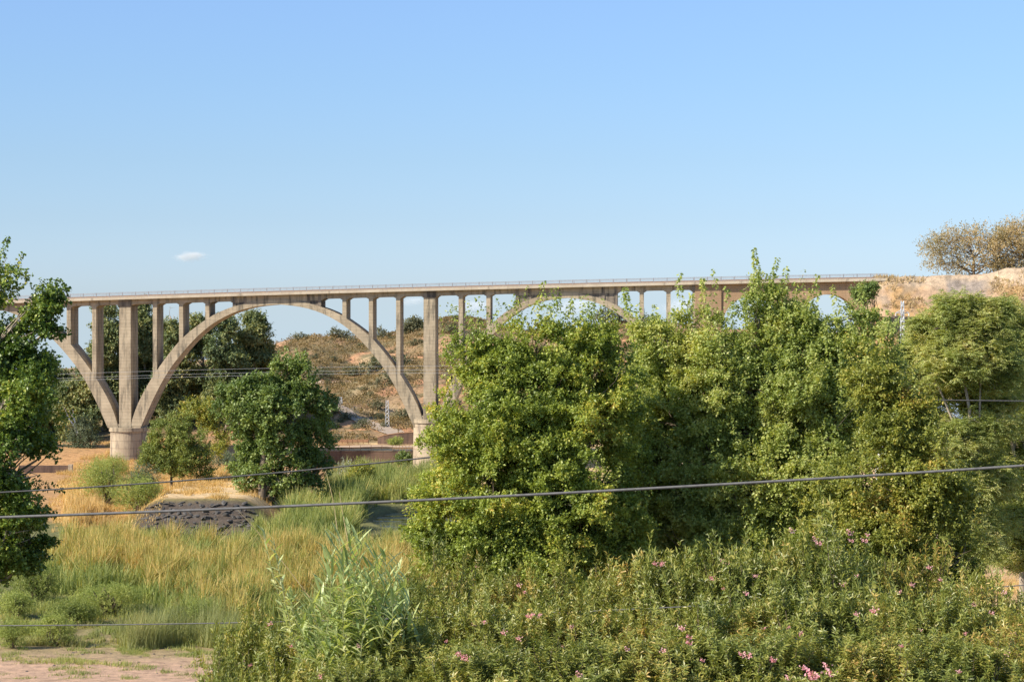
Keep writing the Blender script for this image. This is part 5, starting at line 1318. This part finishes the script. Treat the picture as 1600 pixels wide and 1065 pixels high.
for i, (px, pt, Y, s, lab) in enumerate(OL):
    pt += rr.uniform(-10, 6); x = (px - 800) / F * Y; zt = EYE + (H0 - pt) * Y / F; hs_ = s * 1.0; zb = float(terrain(x, Y)); need = (zt - zb) / 2.75
    root = thing('oleander', lab, 'shrub', (x, Y, zb - .1), 'oleander thicket below the trees'); root.scale = (s * .95, s * .95, max(need, .35)); root.rotation_euler = (0, 0, rr.uniform(0, 6.28))
    f, st, tips = OM[i % 4]; link('foliage', f, root); link('stems', st, root); roots.append((root, px, pt, Y, s))
bpy.context.view_layer.update()
for (fx, fy, fs) in FL:
    if fs <= 0: continue
    # choose the nearest bush whose picture footprint holds the flower
    best = None
    for (root, px, pt, Y, s) in roots:
        w = 2.2 * s * F / Y
        if abs(fx - px) < w and fy > pt - 8:
            d = abs(fx - px) / w + abs(fy - pt - 30) / 160
            if best is None or d < best[0]: best = (d, root, px, pt, Y, s)
    if best is None: continue
    _, root, px, pt, Y, s = best
    q = min(abs(fx - px) / (2.2 * s * F / Y), .95); yf = Y - 2.2 * s * math.sqrt(max(0, 1 - q * q)) * min(1, .5 + (fy - pt) / 110) - .4
    w = Vector(at(fx, fy, yf)); o = link('flower', FM[int(fx) % 3], root, root.matrix_world.inverted() @ w)
    k = fs * .85; o.scale = (k / root.scale[0], k / root.scale[1], k / root.scale[2])
# low undergrowth on the bank below everything
pz = np.stack([rr.uniform(-16, 24, 26000), rr.uniform(42, 100, 26000)], -1)
V, Q = blades(pz, rr, .55, .03, .5); g = Geo(); g.add(V, Q); tag(g.build('bank_grass', M['reed_green']), 'grass on the steep bank beneath the oleanders', 'grass', kind='stuff')

# ------------------------------------------------------------------ giant cane
rr = np.random.default_rng(900)
YG = 53.0
cb_ = np.array([(555 - 800) / F * YG, YG, float(terrain(-3.7, YG))])
gc = thing('giant_cane', 'clump of pale green giant cane with long arching leaves at the bottom', 'plant', cb_)
def cane(a, b, nl, sd, bend=.06, L=.72):
    r = np.random.default_rng(sd); c = curve_pts(a, b, r, 14, bend * .5)
    g = Geo(); g.tube(c, np.linspace(.016, .007, 14), 6); st = g.build('cane_stem', M['stem_cane'], gc, cb_)
    t = np.linspace(.22, 1.0, nl); i = t * 13; k = np.clip(i.astype(int), 0, 12); p = c[k] + (c[k + 1] - c[k]) * (i - k)[:, None]; ax = norm(c[k + 1] - c[k])
    base = r.uniform(0, math.pi); az = math.pi * (np.arange(nl) % 3 > 0) + r.normal(size=nl) * .75
    d = np.stack([np.cos(az), np.sin(az), np.zeros(nl)], -1)
    ln = L * r.uniform(.75, 1.2, nl) * (1.05 - .35 * t); wd = .095 * r.uniform(.8, 1.25, nl) * (1 - .2 * t)
    el = r.uniform(.45, .95, nl) + .35 * (t > .8); droop = r.uniform(.2, .75, nl) * (1 - .55 * (t > .85))
    seg = 6; pts = []
    sd_ = norm(np.cross(d, np.array([0, 0, 1.])))
    cur = p.copy(); ang = el.copy(); rows_ = []
    for s in range(seg + 1):
        f = s / seg; w = wd * (math.sin(math.pi * min(f * .9 + .12, 1)) ** .7) * (1 if s < seg else .05)
        tw = np.array([0, 0, 1.]) * .25
        rows_.append((cur - sd_ * w[:, None] / 2, cur + np.stack([0 * w, 0 * w, -.22 * w], -1), cur + sd_ * w[:, None] / 2))
        dirv = d * np.cos(ang)[:, None] + np.array([0, 0, 1.]) * np.sin(ang)[:, None]
        cur = cur + dirv * (ln / seg)[:, None]; ang = ang - droop / seg * (1.2 + 1.6 * f)
    V = np.stack([np.stack(q, 1) for q in rows_], 1).reshape(-1, 3)   # nl,(seg+1),3
    m = (seg + 1) * 3; Q = []
    for q in range(nl):
        for s in range(seg):
            b0 = q * m + s * 3; Q += [[b0, b0 + 1, b0 + 4, b0 + 3], [b0 + 1, b0 + 2, b0 + 5, b0 + 4]]
    g = Geo(); g.add(V, Q); g.build('cane_leaves', M['leaf_cane'], st, cb_, True)
CN = [(545, 828), (530, 838), (556, 835), (520, 850), (540, 858), (565, 850), (510, 880), (575, 885), (590, 880), (608, 890), (622, 880), (635, 905), (600, 915), (555, 905), (535, 900), (500, 925), (485, 940), (520, 935), (570, 930), (615, 930),
      (640, 940), (545, 950), (590, 955), (470, 975), (500, 975), (530, 985), (560, 985), (610, 980), (635, 985), (580, 1005), (515, 1010), (545, 1020), (600, 1025), (628, 1020), (655, 1000), (490, 1010), (552, 870), (585, 865), (535, 870), (515, 865), (602, 870), (565, 900), (580, 920), (548, 930), (612, 910), (628, 925), (530, 950), (600, 975), (575, 985), (510, 960), (622, 955), (645, 965), (480, 955)]
for i, (px, py) in enumerate(CN):
    b0 = cb_ + np.array([rr.normal() * .55, rr.normal() * .5, -.05]); tip = at(px, py, YG + rr.uniform(-1., .6)); tip[0] += 0
    b0[0] = cb_[0] + (tip[0] - cb_[0]) * .55 + rr.normal() * .12
    cane(b0, tip, 30, 910 + i)
# leaning canes at the left of the clump
for i, (px, py, bx, by) in enumerate([(412, 832, 500, 1010), (428, 845, 500, 1020), (432, 905, 490, 1020), (455, 930, 505, 1040), (445, 955, 490, 1050)]):
    a = at(bx, by + 60, YG); tip = at(px, py, YG + .3); cane(a, tip, 24, 960 + i, .1, .42)
# bare dry stalks
ds_ = thing('dry_stalks', 'thin bare straw stalks sticking up above the giant cane', 'plant', at(530, 900, YG))
for (x0, y0, x1, y1) in [(529, 830, 508, 735), (540, 826, 530, 768), (455, 900, 370, 795)]:
    g = Geo(); g.tube(curve_pts(at(x0 + (x0 - x1) * .6, y0 + (y0 - y1) * .6, YG + .4), at(x1, y1, YG + .4), rr, 8, .015), np.linspace(.012, .005, 8), 5); g.build('stalk', M['straw'], ds_, ds_.location)

# ------------------------------------------------------------------ clouds (real volumes, far away)
def cloud_mat(name, dens, sc, thr):
    m, nt, n, l, out = new_mat(name)
    tc = n.new('ShaderNodeTexCoord')
    nz = noise_node(n, l, sc, 5, tc.outputs['Object'], .6)
    ln = n.new('ShaderNodeVectorMath'); ln.operation = 'LENGTH'; l.new(tc.outputs['Object'], ln.inputs[0])
    mr = n.new('ShaderNodeMapRange'); mr.inputs[1].default_value = .25; mr.inputs[2].default_value = 1.0; mr.inputs[3].default_value = .28; mr.inputs[4].default_value = -.30; l.new(ln.outputs['Value'], mr.inputs[0])
    ad = n.new('ShaderNodeMath'); ad.operation = 'ADD'; l.new(nz.outputs['Fac'], ad.inputs[0]); l.new(mr.outputs[0], ad.inputs[1])
    m2 = n.new('ShaderNodeMapRange'); m2.inputs[1].default_value = thr; m2.inputs[2].default_value = thr + .25; m2.inputs[3].default_value = 0; m2.inputs[4].default_value = dens; l.new(ad.outputs[0], m2.inputs[0])
    v = n.new('ShaderNodeVolumePrincipled'); v.inputs['Color'].default_value = (.98, .98, .98, 1); l.new(m2.outputs[0], v.inputs['Density'])
    l.new(v.outputs[0], out.inputs['Volume'])
    return m
import bmesh
def cloud(px, py, rx, ry, Y, mat, lab):
    bm = bmesh.new(); bmesh.ops.create_icosphere(bm, subdivisions=3, radius=1)
    me = bpy.data.meshes.new('cloud'); bm.to_mesh(me); bm.free(); me.materials.append(mat)
    o = link('cloud', me, None, at(px, py, Y)); o.scale = (rx / F * Y, rx / F * Y * .5, ry / F * Y); tag(o, lab, 'cloud')
cm1 = cloud_mat('cloud_puff', .035, 1.9, .56); cm2 = cloud_mat('cloud_wisp', .010, 1.7, .52)
cloud(298, 400, 48, 15, 7000, cm1, 'small white cloud alone in the blue sky above the viaduct')
for (px, py, rx, ry, lab) in [(740, 478, 60, 18, 'faint low cloud behind the columns right of the second pier'), (900, 478, 62, 26, 'faint low cloud seen under the second big arch'), (1065, 478, 60, 22, 'faint low cloud behind the last slim columns'), (1180, 480, 50, 18, 'faint low cloud seen through the first small round arch'), (645, 470, 40, 12, 'faint low cloud just left of the second pier')]:
    cloud(px, py, rx, ry, 9000, cm2, lab)
